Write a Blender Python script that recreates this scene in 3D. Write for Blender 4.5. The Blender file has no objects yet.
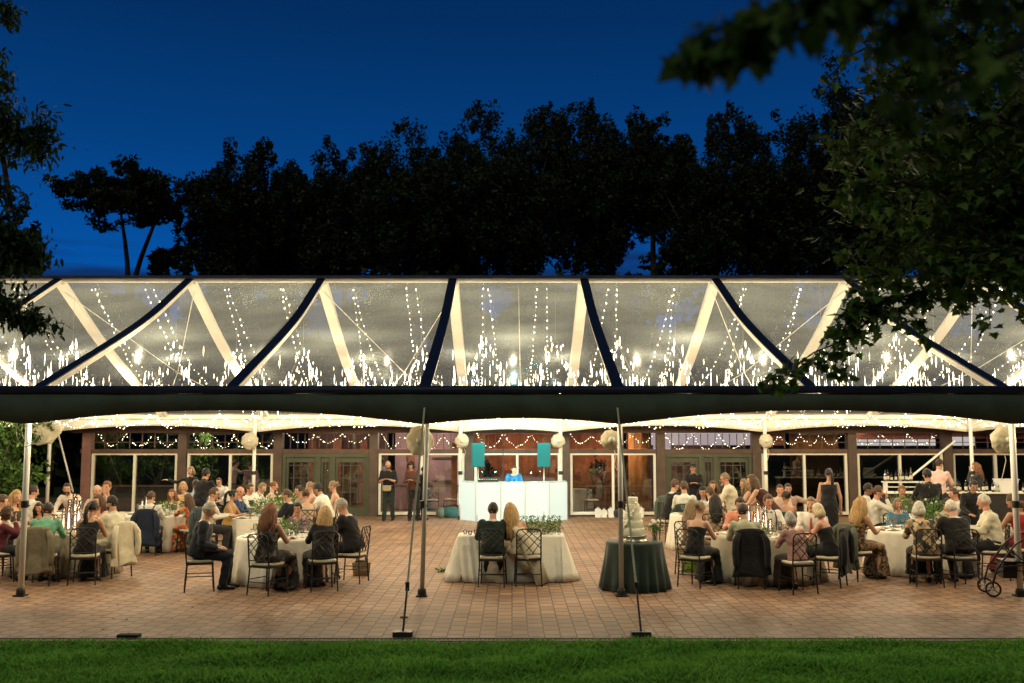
import bpy, math, random
import numpy as np
from mathutils import Vector, Matrix, noise
R = math.radians
rng = random.Random(7)
nrng = np.random.default_rng(11)
sc = bpy.context.scene
COL = sc.collection

# ------------------------------------------------------------ camera
F = 995.0; TH = math.atan(98.5 / F); HC = 2.4
cd = bpy.data.cameras.new('camera'); cam = bpy.data.objects.new('camera', cd); COL.objects.link(cam)
cam.location = (0, 0, HC); cam.rotation_euler = (math.pi / 2 + TH, 0, 0)
cd.lens = F / 1024 * 36; cd.sensor_width = 36; cd.clip_start = .05; cd.clip_end = 1000
cd.dof.use_dof = True; cd.dof.focus_distance = 18.5; cd.dof.aperture_fstop = 1.8
sc.camera = cam
def ray(px, py):
    u = (px - 512) / F; v = (341.5 - py) / F
    return Vector((u, math.cos(TH) - v * math.sin(TH), math.sin(TH) + v * math.cos(TH)))
def P(px, py, Y):
    d = ray(px, py); t = Y / d.y
    return Vector((d.x * t, Y, HC + d.z * t))
def G(px, py, z=0.0):
    d = ray(px, py); t = (z - HC) / d.z
    return Vector((d.x * t, d.y * t, z))

# ------------------------------------------------------------ materials
MATS = {}
def nodes_of(name):
    m = bpy.data.materials.new(name); m.use_nodes = True
    nt = m.node_tree; nt.nodes.clear()
    return m, nt, nt.nodes.new('ShaderNodeOutputMaterial')
def N(nt, t, **kw):
    n = nt.nodes.new(t)
    for k, v in kw.items(): setattr(n, k, v)
    return n
def mat(name, col, rough=.7, var=.18, scale=6.0, bump=0.0, bscale=40, metal=0.0, spec=.4, sheen=0, emit=None, es=0, trans=0, col2=None, obj=True):
    """plain surface: two close tones mixed by noise, small bump"""
    if name in MATS: return MATS[name]
    m, nt, out = nodes_of(name); L = nt.links.new
    b = N(nt, 'ShaderNodeBsdfPrincipled')
    tc = N(nt, 'ShaderNodeTexCoord'); nz = N(nt, 'ShaderNodeTexNoise'); nz.inputs['Scale'].default_value = scale; nz.inputs['Detail'].default_value = 5
    L(tc.outputs['Object'], nz.inputs['Vector'])
    cr = N(nt, 'ShaderNodeValToRGB'); cr.color_ramp.elements[0].position = .3; cr.color_ramp.elements[1].position = .7
    c0 = tuple(max(0, c * (1 - var)) for c in col); c1 = col2 or tuple(min(1, c * (1 + var)) for c in col)
    cr.color_ramp.elements[0].color = (*c0, 1); cr.color_ramp.elements[1].color = (*c1, 1)
    L(nz.outputs['Fac'], cr.inputs[0]); L(cr.outputs[0], b.inputs['Base Color'])
    b.inputs['Roughness'].default_value = rough; b.inputs['Metallic'].default_value = metal
    b.inputs['Specular IOR Level'].default_value = spec
    if sheen: b.inputs['Sheen Weight'].default_value = sheen
    if emit: b.inputs['Emission Color'].default_value = (*emit, 1); b.inputs['Emission Strength'].default_value = es
    if bump:
        n2 = N(nt, 'ShaderNodeTexNoise'); n2.inputs['Scale'].default_value = bscale; n2.inputs['Detail'].default_value = 4
        L(tc.outputs['Object'], n2.inputs['Vector'])
        bp = N(nt, 'ShaderNodeBump'); bp.inputs['Strength'].default_value = bump; bp.inputs['Distance'].default_value = .02
        L(n2.outputs['Fac'], bp.inputs['Height']); L(bp.outputs[0], b.inputs['Normal'])
    if trans:
        tr = N(nt, 'ShaderNodeBsdfTranslucent'); L(cr.outputs[0], tr.inputs[0]); mx = N(nt, 'ShaderNodeMixShader'); mx.inputs[0].default_value = trans
        L(b.outputs[0], mx.inputs[1]); L(tr.outputs[0], mx.inputs[2]); L(mx.outputs[0], out.inputs[0])
    else: L(b.outputs[0], out.inputs[0])
    MATS[name] = m; return m
def cloth(col, kind='cloth'):
    return mat('%s %.2f %.2f %.2f' % (kind, *col), col, rough=.9, var=.15, scale=9, bump=.5, bscale=14, spec=.2, sheen=.15)
def floral(name, base, spots, scale=18):
    if name in MATS: return MATS[name]
    m, nt, out = nodes_of(name); L = nt.links.new
    b = N(nt, 'ShaderNodeBsdfPrincipled'); tc = N(nt, 'ShaderNodeTexCoord')
    v = N(nt, 'ShaderNodeTexVoronoi'); v.inputs['Scale'].default_value = scale; L(tc.outputs['Object'], v.inputs['Vector'])
    sx = N(nt, 'ShaderNodeSeparateColor'); L(v.outputs['Color'], sx.inputs[0])
    cr = N(nt, 'ShaderNodeValToRGB'); cr.color_ramp.interpolation = 'CONSTANT'
    e = cr.color_ramp.elements; e[0].color = (*base, 1); e[1].position = .35; e[1].color = (*spots[0], 1)
    for i, s in enumerate(spots[1:]):
        k = e.new(.35 + .6 * (i + 1) / len(spots)); k.color = (*s, 1)
    L(sx.outputs[0], cr.inputs[0]); L(cr.outputs[0], b.inputs['Base Color']); b.inputs['Roughness'].default_value = .85
    L(b.outputs[0], out.inputs[0]); MATS[name] = m; return m
def emission(name, col, s, sampling='NONE'):
    if name in MATS: return MATS[name]
    m, nt, out = nodes_of(name); e = N(nt, 'ShaderNodeEmission'); e.inputs[0].default_value = (*col, 1); e.inputs[1].default_value = s
    nt.links.new(e.outputs[0], out.inputs[0]); m.cycles.emission_sampling = sampling; MATS[name] = m; return m
def glass(name, tint=(1, 1, 1), refl=.12, rough=.02, haze=0.0, hazecol=(.8, .8, .75), bump=0, bsc=2.0):
    """thin sheet: clear with a Fresnel-weighted reflection and optional milky scatter"""
    m, nt, out = nodes_of(name); L = nt.links.new
    t = N(nt, 'ShaderNodeBsdfTransparent'); t.inputs[0].default_value = (*tint, 1)
    g = N(nt, 'ShaderNodeBsdfGlossy'); g.inputs['Roughness'].default_value = rough
    fr = N(nt, 'ShaderNodeFresnel'); fr.inputs[0].default_value = 1.45
    ma = N(nt, 'ShaderNodeMath', operation='MULTIPLY_ADD'); ma.inputs[1].default_value = .9; ma.inputs[2].default_value = refl * .3; L(fr.outputs[0], ma.inputs[0])
    mx = N(nt, 'ShaderNodeMixShader'); L(ma.outputs[0], mx.inputs[0]); L(t.outputs[0], mx.inputs[1]); L(g.outputs[0], mx.inputs[2])
    last = mx
    if bump:
        tc = N(nt, 'ShaderNodeTexCoord'); mp = N(nt, 'ShaderNodeMapping'); mp.inputs['Scale'].default_value = (bsc, bsc * .5, bsc)
        n2 = N(nt, 'ShaderNodeTexNoise'); n2.inputs['Scale'].default_value = 1.0; n2.inputs['Detail'].default_value = 1; L(tc.outputs['Object'], mp.inputs[0]); L(mp.outputs[0], n2.inputs['Vector'])
        bp = N(nt, 'ShaderNodeBump'); bp.inputs['Strength'].default_value = bump; bp.inputs['Distance'].default_value = .1
        L(n2.outputs['Fac'], bp.inputs['Height']); L(bp.outputs[0], g.inputs['Normal'])
    if haze:
        d = N(nt, 'ShaderNodeBsdfDiffuse'); d.inputs[0].default_value = (*hazecol, 1)
        tl = N(nt, 'ShaderNodeBsdfTranslucent'); tl.inputs[0].default_value = (*hazecol, 1)
        m1 = N(nt, 'ShaderNodeMixShader'); m1.inputs[0].default_value = .75; L(d.outputs[0], m1.inputs[1]); L(tl.outputs[0], m1.inputs[2])
        m2 = N(nt, 'ShaderNodeMixShader')
        tc = N(nt, 'ShaderNodeTexCoord'); nz = N(nt, 'ShaderNodeTexNoise'); nz.inputs['Scale'].default_value = .5; nz.inputs['Detail'].default_value = 2; nz.inputs['Roughness'].default_value = .5
        mp = N(nt, 'ShaderNodeMapping'); mp.inputs['Scale'].default_value = (1.5, 3.0, 1.5); L(tc.outputs['Object'], mp.inputs[0]); L(mp.outputs[0], nz.inputs['Vector'])
        mr = N(nt, 'ShaderNodeMapRange'); mr.inputs[1].default_value = .3; mr.inputs[2].default_value = .75; mr.inputs[3].default_value = haze * .78; mr.inputs[4].default_value = haze * 1.28
        L(nz.outputs['Fac'], mr.inputs[0]); L(mr.outputs[0], m2.inputs[0]); L(last.outputs[0], m2.inputs[1]); L(m1.outputs[0], m2.inputs[2]); last = m2
    L(last.outputs[0], out.inputs[0]); MATS[name] = m; return m

def foliage_mat(name, a, b, tl=.3, scale=0):
    m, nt, out = nodes_of(name); L = nt.links.new
    g = N(nt, 'ShaderNodeNewGeometry'); cr = N(nt, 'ShaderNodeValToRGB'); cr.color_ramp.elements[0].color = (*a, 1); cr.color_ramp.elements[1].color = (*b, 1)
    if scale:
        tc = N(nt, 'ShaderNodeTexCoord'); nz = N(nt, 'ShaderNodeTexNoise'); nz.inputs['Scale'].default_value = scale; nz.inputs['Detail'].default_value = 4; L(tc.outputs['Object'], nz.inputs['Vector'])
        mr = N(nt, 'ShaderNodeMapRange'); mr.inputs[1].default_value = .32; mr.inputs[2].default_value = .68; L(nz.outputs['Fac'], mr.inputs[0]); md = N(nt, 'ShaderNodeMix'); md.inputs[0].default_value = .62; L(g.outputs['Random Per Island'], md.inputs[2]); L(mr.outputs[0], md.inputs[3]); L(md.outputs[0], cr.inputs[0])
    else: L(g.outputs['Random Per Island'], cr.inputs[0])
    d = N(nt, 'ShaderNodeBsdfPrincipled'); d.inputs['Roughness'].default_value = .55; d.inputs['Specular IOR Level'].default_value = .25; L(cr.outputs[0], d.inputs['Base Color'])
    t = N(nt, 'ShaderNodeBsdfTranslucent'); L(cr.outputs[0], t.inputs[0])
    mx = N(nt, 'ShaderNodeMixShader'); mx.inputs[0].default_value = tl; L(d.outputs[0], mx.inputs[1]); L(t.outputs[0], mx.inputs[2]); L(mx.outputs[0], out.inputs[0])
    MATS[name] = m; return m

# ------------------------------------------------------------ mesh builder
class MB:
    def __init__(s): s.v = []; s.f = []; s.m = []; s.cur = 0
    def add(s, vs, fs):
        o = len(s.v); s.v += [tuple(v) for v in vs]
        for f in fs: s.f.append(tuple(i + o for i in f)); s.m.append(s.cur)
    def box(s, c, d, M=None, top=None):
        x, y, z = d[0] / 2, d[1] / 2, d[2] / 2
        vs = [Vector((a * x, b * y, e * z)) for e in (-1, 1) for b in (-1, 1) for a in (-1, 1)]
        if M is not None: vs = [M @ v for v in vs]
        vs = [v + Vector(c) for v in vs]
        s.add(vs, [(0, 2, 3, 1), (4, 5, 7, 6), (0, 1, 5, 4), (2, 6, 7, 3), (0, 4, 6, 2), (1, 3, 7, 5)]); return s
    def bar(s, a, b, w, h=None, up=(0, 0, 1)):
        a = Vector(a); b = Vector(b); d = (b - a); l = d.length; d.normalize(); u = Vector(up)
        x = d.cross(u)
        if x.length < 1e-4: x = d.cross(Vector((1, 0, 0)))
        x.normalize(); z = x.cross(d)
        M = Matrix((x, d, z)).transposed(); h = h or w
        return s.box((a + b) / 2, (w, l, h), M)
    def loft(s, rings, caps=True):
        n = len(rings[0]); o = []
        vs = [v for r in rings for v in r]; fs = []
        for i in range(len(rings) - 1):
            for j in range(n):
                k = (j + 1) % n; fs.append((i * n + j, i * n + k, (i + 1) * n + k, (i + 1) * n + j))
        if caps: fs.append(tuple(range(n - 1, -1, -1))); fs.append(tuple((len(rings) - 1) * n + j for j in range(n)))
        s.add(vs, fs); return s
    def tube(s, pts, rad, n=8, caps=True, ell=1.0):
        pts = [Vector(p) for p in pts]
        if not hasattr(rad, '__len__'): rad = [rad] * len(pts)
        rings = []; px = None
        for i, p in enumerate(pts):
            a = pts[max(i - 1, 0)]; b = pts[min(i + 1, len(pts) - 1)]; d = (b - a).normalized()
            if px is None:
                px = d.cross(Vector((0, 0, 1)))
                if px.length < .05: px = Vector((1, 0, 0)) - d * d.x
            px = (px - d * px.dot(d)).normalized(); py = d.cross(px)
            rings.append([p + px * (rad[i] * math.cos(t)) + py * (rad[i] * ell * math.sin(t)) for t in [2 * math.pi * j / n for j in range(n)]])
        return s.loft(rings, caps)
    def cap(s, a, b, ra, rb, n=10):
        """tapered capsule with rounded ends"""
        a = Vector(a); b = Vector(b); d = (b - a)
        if d.length < 1e-5: d = Vector((0, 0, .001))
        d = d.normalized()
        pts = []; rad = []
        for t in (-.95, -.7, -.3): pts.append(a + d * ra * t); rad.append(ra * math.sqrt(1 - t * t))
        pts += [a, b]; rad += [ra, rb]
        for t in (.3, .7, .95): pts.append(b + d * rb * t); rad.append(rb * math.sqrt(1 - t * t))
        return s.tube(pts, rad, n)
    def lathe(s, prof, c=(0, 0, 0), n=24, wav=None, caps=True):
        rings = []
        for r, z in prof:
            ring = []
            for j in range(n):
                t = 2 * math.pi * j / n; rr = r * (1 + (wav(t, z) if wav else 0)); ring.append((c[0] + rr * math.cos(t), c[1] + rr * math.sin(t), c[2] + z))
            rings.append(ring)
        return s.loft(rings, caps)
    def ball(s, c, r, n=10, m=7, fn=None):
        c = Vector(c); r = r if hasattr(r, '__len__') else (r, r, r); vs = [];
        for i in range(m + 1):
            ph = math.pi * i / m - math.pi / 2
            for j in range(n):
                t = 2 * math.pi * j / n; u = Vector((math.cos(ph) * math.cos(t), math.cos(ph) * math.sin(t), math.sin(ph)))
                k = fn(u) if fn else Vector((1, 1, 1))
                if not hasattr(k, '__len__'): k = Vector((k, k, k))
                vs.append(c + Vector((u.x * r[0] * k[0], u.y * r[1] * k[1], u.z * r[2] * k[2])))
        fs = []
        for i in range(m):
            for j in range(n):
                k = (j + 1) % n; fs.append((i * n + j, i * n + k, (i + 1) * n + k, (i + 1) * n + j))
        s.add(vs, fs); return s
    def xform(s, M, start=0):
        s.v[start:] = [tuple(M @ Vector(v)) for v in s.v[start:]]; return s
    def mesh(s, name, mats, smooth=True):
        me = bpy.data.meshes.new(name); me.from_pydata(s.v, [], s.f)
        mats = mats if isinstance(mats, (list, tuple)) else [mats]
        for m in mats: me.materials.append(m)
        if len(mats) > 1: me.polygons.foreach_set('material_index', s.m)
        if smooth: me.polygons.foreach_set('use_smooth', [True] * len(me.polygons))
        me.update(); return me
    def build(s, name, mats, parent=None, smooth=True, loc=None, rz=0):
        o = bpy.data.objects.new(name, s.mesh(name, mats, smooth)); COL.objects.link(o)
        if parent: o.parent = parent
        if loc is not None: o.location = loc
        if rz: o.rotation_euler = (0, 0, rz)
        return o
def tag(o, label=None, cat=None, group=None, kind=None):
    if label: o['label'] = label
    if cat: o['category'] = cat
    if group: o['group'] = group
    if kind: o['kind'] = kind
    return o
def thing(name, label, cat, loc=(0, 0, 0), rz=0, group=None):
    o = bpy.data.objects.new(name, None); COL.objects.link(o); o.location = loc; o.rotation_euler = (0, 0, rz); o.empty_display_size = .1
    return tag(o, label, cat, group)
def dup(root, loc, rz=0, label=None, group=None, scale=None):
    r = root.copy(); COL.objects.link(r); r.location = loc; r.rotation_euler = (0, 0, rz)
    if scale: r.scale = (scale,) * 3
    if label: r['label'] = label
    if group: r['group'] = group
    for ch in root.children:
        c = ch.copy(); COL.objects.link(c); c.parent = r
        for g in ch.children:
            d = g.copy(); COL.objects.link(d); d.parent = c
    return r
def npmesh(name, verts, faces_n, mat_, smooth=False):
    """verts (k*n,3) array, each consecutive n verts is one face"""
    k = len(verts) // faces_n; me = bpy.data.meshes.new(name)
    me.vertices.add(len(verts)); me.vertices.foreach_set('co', verts.astype(np.float32).ravel())
    me.loops.add(len(verts)); me.loops.foreach_set('vertex_index', np.arange(len(verts), dtype=np.int32))
    me.polygons.add(k); me.polygons.foreach_set('loop_start', np.arange(0, len(verts), faces_n, dtype=np.int32))
    me.materials.append(mat_); me.update(calc_edges=True); return me

# ------------------------------------------------------------ shared materials
M_white_metal = mat('white painted aluminium', (.78, .76, .68), .4, .06, 3)
M_dark_metal = mat('black iron', (.03, .028, .025), .45, .2, 20, metal=.3)
M_pole = mat('dull grey aluminium pole', (.52, .51, .45), .45, .1, 8, metal=.1)
M_out = mat('dark green tent fabric', (.060, .078, .055), .7, .2, 3, bump=.6, bscale=5)
M_navy = mat('navy seam webbing', (.010, .016, .04), .6, .3, 3)
M_in = mat('cream tent lining', (.75, .71, .60), .7, .06, 2, bump=.3, bscale=5)
M_cushion = mat('cream chair cushion', (.72, .64, .46), .85, .1, 8, bump=.3, bscale=9)
M_cream_cloth = mat('ivory table linen', (.80, .76, .64), .85, .05, 5, bump=.3, bscale=14, sheen=.1)
M_sage_cloth = mat('taupe table linen', (.42, .37, .27), .85, .08, 5, bump=.3, bscale=14, sheen=.1)
M_green_velvet = mat('dark green velvet', (.004, .018, .011), .8, .25, 4, bump=.2, sheen=.25)
M_warm_bulb = emission('warm fairy bulb', (1, .84, .56), 14, 'FRONT')
M_big_bulb = emission('warm white eave bulb', (1, .86, .62), 22, 'FRONT')
M_flame = emission('candle flame', (1, .72, .38), 30)
M_glow_wax = mat('glowing candle wax', (.85, .80, .72), .5, .03, 5, emit=(1, .72, .56), es=2.6)  # candlelight put into the wax itself as emission
M_china = mat('white china', (.85, .84, .80), .2, .03)
M_plant = foliage_mat('table greenery', (.06, .13, .02), (.14, .26, .05), .3)
M_tumbler = glass('clear drinking glass', (.95, .95, .93), .12, .08, .05)
M_wood_post = mat('brown stained post', (.070, .044, .030), .6, .25, 3, bump=.3, bscale=10)
M_green_paint = mat('olive painted door', (.050, .055, .030), .5, .15, 4)
# ============================================================ SKY
w = bpy.data.worlds.new('World'); sc.world = w; w.use_nodes = True
nt = w.node_tree; nt.nodes.clear(); L = nt.links.new
bg = N(nt, 'ShaderNodeBackground'); wo = N(nt, 'ShaderNodeOutputWorld')
sky = N(nt, 'ShaderNodeTexSky'); sky.sky_type = 'NISHITA'; sky.sun_disc = False; sky.sun_elevation = R(-3); sky.sun_rotation = R(200); sky.air_density = 1; sky.ozone_density = 3
tc = N(nt, 'ShaderNodeTexCoord'); sx = N(nt, 'ShaderNodeSeparateXYZ'); L(tc.outputs['Generated'], sx.inputs[0])
cr = N(nt, 'ShaderNodeValToRGB'); e = cr.color_ramp.elements
e[0].position = 0; e[0].color = (.002, .085, .27, 1)
e[1].position = .9; e[1].color = (.0002, .010, .050, 1)
for p_, c_ in ((.10, (.001, .094, .41)), (.18, (.0008, .080, .35)), (.28, (.0006, .048, .205)), (.40, (.0004, .026, .115))):
    k = e.new(p_); k.color = (*c_, 1)
L(sx.outputs['Z'], cr.inputs[0])
# low evening cloud streaks near the horizon
nz = N(nt, 'ShaderNodeTexNoise'); mp = N(nt, 'ShaderNodeMapping'); mp.inputs['Scale'].default_value = (3, 3, 26); nz.inputs['Scale'].default_value = 1.0; nz.inputs['Detail'].default_value = 5
L(tc.outputs['Generated'], mp.inputs[0]); L(mp.outputs[0], nz.inputs['Vector'])
mr = N(nt, 'ShaderNodeMapRange'); mr.inputs[1].default_value = .42; mr.inputs[2].default_value = .54; L(nz.outputs['Fac'], mr.inputs[0])
mz = N(nt, 'ShaderNodeMapRange'); mz.inputs[1].default_value = .205; mz.inputs[2].default_value = .18; L(sx.outputs['Z'], mz.inputs[0])
mm = N(nt, 'ShaderNodeMath', operation='MULTIPLY'); L(mr.outputs[0], mm.inputs[0]); L(mz.outputs[0], mm.inputs[1])
mc = N(nt, 'ShaderNodeMix', data_type='RGBA'); L(mm.outputs[0], mc.inputs[0]); L(cr.outputs[0], mc.inputs[6]); mc.inputs[7].default_value = (.004, .030, .13, 1)
sc_ = N(nt, 'ShaderNodeVectorMath', operation='SCALE'); sc_.inputs['Scale'].default_value = .04; L(sky.outputs[0], sc_.inputs[0])
ad = N(nt, 'ShaderNodeVectorMath', operation='ADD'); L(sc_.outputs[0], ad.inputs[0]); L(mc.outputs[2], ad.inputs[1])
# the evening glow lies beyond the trees; the sky behind the photographer is already night
my = N(nt, 'ShaderNodeMapRange'); my.inputs[1].default_value = -.25; my.inputs[2].default_value = .55; my.inputs[3].default_value = .10; my.inputs[4].default_value = 1.0; my.interpolation_type = 'SMOOTHSTEP'; L(sx.outputs['Y'], my.inputs[0])
s5 = N(nt, 'ShaderNodeVectorMath', operation='SCALE'); L(ad.outputs[0], s5.inputs[0]); L(my.outputs[0], s5.inputs['Scale'])
L(s5.outputs[0], bg.inputs[0]); bg.inputs[1].default_value = 1.0
sl = bpy.data.lights.new('front_fill_sun', 'SUN'); sl.energy = .6; sl.angle = R(25); sl.color = (.95, 1, .80); so = bpy.data.objects.new('front_fill_sun', sl); COL.objects.link(so); so.rotation_euler = (R(48), 0, R(-14)); L(bg.outputs[0], wo.inputs[0])  # added fill sun from behind the camera for lawn, valance and leaves

# ============================================================ GROUND
YE = 12.42      # where pavers meet the lawn
m, nt, out = nodes_of('pavers'); L = nt.links.new
b = N(nt, 'ShaderNodeBsdfPrincipled'); tc = N(nt, 'ShaderNodeTexCoord'); mp = N(nt, 'ShaderNodeMapping'); mp.inputs['Rotation'].default_value = (0, 0, R(90)); mp.inputs['Scale'].default_value = (1, .42, 1)
br = N(nt, 'ShaderNodeTexBrick'); br.offset = .43; br.offset_frequency = 2; br.inputs['Scale'].default_value = 1; br.inputs['Brick Width'].default_value = .125; br.inputs['Row Height'].default_value = .2
br.inputs['Mortar Size'].default_value = .010; br.inputs['Mortar Smooth'].default_value = .4
br.inputs['Color1'].default_value = (.385, .225, .130, 1); br.inputs['Color2'].default_value = (.255, .150, .095, 1); br.inputs['Mortar'].default_value = (.085, .055, .038, 1); br.inputs['Bias'].default_value = -.1
L(tc.outputs['Object'], mp.inputs[0]); L(mp.outputs[0], br.inputs['Vector'])
nz = N(nt, 'ShaderNodeTexNoise'); nz.inputs['Scale'].default_value = .55; nz.inputs['Detail'].default_value = 8; nz.inputs['Roughness'].default_value = .65; L(tc.outputs['Object'], nz.inputs['Vector'])
mr = N(nt, 'ShaderNodeMapRange'); mr.inputs[1].default_value = .3; mr.inputs[2].default_value = .7; mr.inputs[3].default_value = .58; mr.inputs[4].default_value = 1.22; L(nz.outputs['Fac'], mr.inputs[0])
n3 = N(nt, 'ShaderNodeTexNoise'); n3.inputs['Scale'].default_value = 25; n3.inputs['Detail'].default_value = 5; L(tc.outputs['Object'], n3.inputs['Vector'])
mr3 = N(nt, 'ShaderNodeMapRange'); mr3.inputs[3].default_value = .8; mr3.inputs[4].default_value = 1.2; L(n3.outputs['Fac'], mr3.inputs[0])
s1 = N(nt, 'ShaderNodeVectorMath', operation='SCALE'); L(br.outputs['Color'], s1.inputs[0]); L(mr.outputs[0], s1.inputs['Scale'])
s2 = N(nt, 'ShaderNodeVectorMath', operation='SCALE'); L(s1.outputs[0], s2.inputs[0]); L(mr3.outputs[0], s2.inputs['Scale']); L(s2.outputs[0], b.inputs['Base Color'])
b.inputs['Roughness'].default_value = .62; b.inputs['Specular IOR Level'].default_value = .35
ma = N(nt, 'ShaderNodeMath', operation='MULTIPLY_ADD'); ma.inputs[1].default_value = -1.0; L(br.outputs['Fac'], ma.inputs[0]); L(n3.outputs['Fac'], ma.inputs[2])
bp = N(nt, 'ShaderNodeBump'); bp.inputs['Strength'].default_value = .5; bp.inputs['Distance'].default_value = .01; L(ma.outputs[0], bp.inputs['Height']); L(bp.outputs[0], b.inputs['Normal'])
L(b.outputs[0], out.inputs[0]); M_paver = m

M_soil = mat('dark lawn soil', (.020, .040, .014), .95, .4, 2)
tag(MB().box((0, 60, -.25), (500, 400, .4)).build('ground', M_soil, smooth=False), kind='structure')
tag(MB().box((0, (YE + 42) / 2, -.0455), (60, 42 - YE, .09)).build('paved_terrace', M_paver, smooth=False), kind='structure')
# grass: two-segment blades
M_grass = foliage_mat('lawn grass', (.075, .24, .028), (.20, .44, .070), .45, 1.1)
def grass(name, x0, x1, y0, y1, n, h):
    x = nrng.uniform(x0, x1, n); y = y0 + (y1 - y0) * nrng.uniform(0, 1, n); y += .05 * np.sin(x * 7) * np.sin(x * 2.3 + 1) * (y > y1 - .2); a = nrng.uniform(0, 2 * np.pi, n)
    patch = np.array([noise.noise((float(x[i]) * .9, float(y[i]) * 1.6, 0)) for i in range(n)])
    hh = h * nrng.uniform(.45, 1.15, n) * (1 + .55 * patch); wd = nrng.uniform(.003, .0055, n); ln = nrng.normal(0, .022, (n, 2)); zb = -.055
    px, py = np.cos(a) * wd, np.sin(a) * wd
    v = np.zeros((n, 4, 3)); z0 = np.full(n, zb)
    v[:, 0] = np.stack([x - px, y - py, z0], 1); v[:, 1] = np.stack([x + px, y + py, z0], 1)
    v[:, 2] = np.stack([x + px * .7 + ln[:, 0], y + py * .7 + ln[:, 1], zb + hh * .75], 1); v[:, 3] = np.stack([x - px * .2 + ln[:, 0] * 1.9, y + ln[:, 1] * 1.9, zb + hh], 1)
    o = bpy.data.objects.new(name, npmesh(name, v.reshape(-1, 3), 4, M_grass)); COL.objects.link(o); return o
g = grass('lawn_grass', -8.6, 8.6, 9.2, 12.17, 160000, .095)
tag(g, 'short green lawn grass along the front edge of the paving', 'grass', kind='stuff')
# drain grate strip between paving and lawn
gr = thing('drain_grate', 'long narrow metal drain grate between the brick paving and the lawn', 'drain', (0, 12.32, 0))
mb = MB()
M_grate = mat('dusty grey grate', (.17, .14, .085), .7, .3, 10)
mb.box((0, -.085, -.02), (34, .03, .05)); mb.box((0, .085, -.02), (34, .03, .05)); mb.build('frame', M_grate, gr, False)
mb = MB()
for i in range(560): mb.box((-14 + i * .05, 0, -.012), (.022, .135, .02))
mb.build('slot_bars', M_grate, gr, False)
tag(MB().box((0, 12.3, -.0475), (34, .28, .085)).build('kerb_strip', mat('tan concrete', (.13, .11, .07), .9), smooth=False), kind='structure')

# ============================================================ TENT
YF, YR, YB = 15.6, 23.1, 30.6
PY = [15.6, 17.2, 19.3, 21.0, 22.2, 23.1]; PZ = [3.13, 3.70, 4.45, 5.12, 5.75, 6.16]
def prof(y):
    if y > YR: y = 2 * YR - y
    return float(np.interp(y, PY, PZ))
# smooth the profile
_ys = np.linspace(YF, YR, 61); _zs = np.array([prof(float(q)) for q in _ys])
for _ in range(60): _zs[1:-1] = (_zs[:-2] + _zs[2:] + 2 * _zs[1:-1]) / 4
def prof(y):
    if y > YR: y = 2 * YR - y
    return float(np.interp(y, _ys, _zs))
SEAM = [-7.55 + 3.08 * i for i in range(-3, 9)]
tent = thing('marquee_tent', 'long clear roofed marquee with dark seams and dark scalloped front valance', 'tent', (0, YR, 0))
def tb(mb, name, mats, smooth=False):
    o = mb.build(name, mats, tent, smooth); o.location = (0, -YR, 0); return o
M_vinyl = glass('clear tent vinyl', (.97, .97, .96), .08, .17, .20, (.68, .79, .80), bump=.22, bsc=1.2)
for i in range(len(SEAM) - 1):
    x0, x1 = SEAM[i] + .09, SEAM[i + 1] - .09
    for side in (0, 1):
        mb = MB(); nx, ny = 10, 14; vs = []; fs = []
        for a in range(ny + 1):
            y = YF + .05 + (YR - .1 - YF - .05) * a / ny
            for c in range(nx + 1):
                u = c / nx; sag = .10 * math.sin(math.pi * u) * math.sin(math.pi * a / ny) + .025 * noise.noise((u * 4 + i * 3, a * .5, side * 5))
                yy = y if side == 0 else 2 * YR - y
                vs.append((x0 + (x1 - x0) * u, yy, prof(y) - .015 - sag))
        for a in range(ny):
            for c in range(nx): q = a * (nx + 1) + c; fs.append((q, q + 1, q + nx + 2, q + nx + 1))
        mb.add(vs, fs); tb(mb, 'clear_roof_panel', M_vinyl, True)
for x in SEAM:
    for side in (0, 1):
        # dark outer webbing over a cream lined rafter
        mb = MB(); vs = []; n = 26
        for a in range(n + 1):
            y = YF + (YR - YF) * a / n; z = prof(y); yy = y if side == 0 else 2 * YR - y
            wv = .095
            vs.append([(x - wv, yy, z + .028), (x + wv, yy, z + .028), (x + wv, yy, z + .004), (x - wv, yy, z + .004)])
        mb.loft(vs); tb(mb, 'seam_webbing', M_navy)
        mb = MB(); vs = []
        for a in range(n + 1):
            y = YF + .12 + (YR - YF - .15) * a / n; z = prof(y); yy = y if side == 0 else 2 * YR - y
            w2 = .085 if side == 0 else .14
            vs.append([(x - w2, yy, z - .002), (x + w2, yy, z - .002), (x + w2 * .8, yy, z - .11), (x - w2 * .8, yy, z - .11)])
        mb.loft(vs); tb(mb, 'rafter', M_in)
X0, X1 = SEAM[0], SEAM[-1]
mb = MB(); mb.box(((X0 + X1) / 2, YR, 6.185), (X1 - X0 + .2, .34, .07)); tb(mb, 'ridge_cap', M_navy)
mb = MB(); mb.box(((X0 + X1) / 2, YR + .02, 6.12), (X1 - X0, .12, .06)); tb(mb, 'ridge_beam', M_in)
LEG = [SEAM[1], SEAM[3], SEAM[5], SEAM[6], SEAM[8], SEAM[10]]
def arch(x, zl, amp, legs):
    for a, c in zip(legs[:-1], legs[1:]):
        if a <= x <= c:
            u = (x - a) / (c - a); A = amp if c - a > 4 else amp * .45
            k = 1 - (2 * u - 1) ** 2
            return zl + A * k
    return zl
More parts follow.
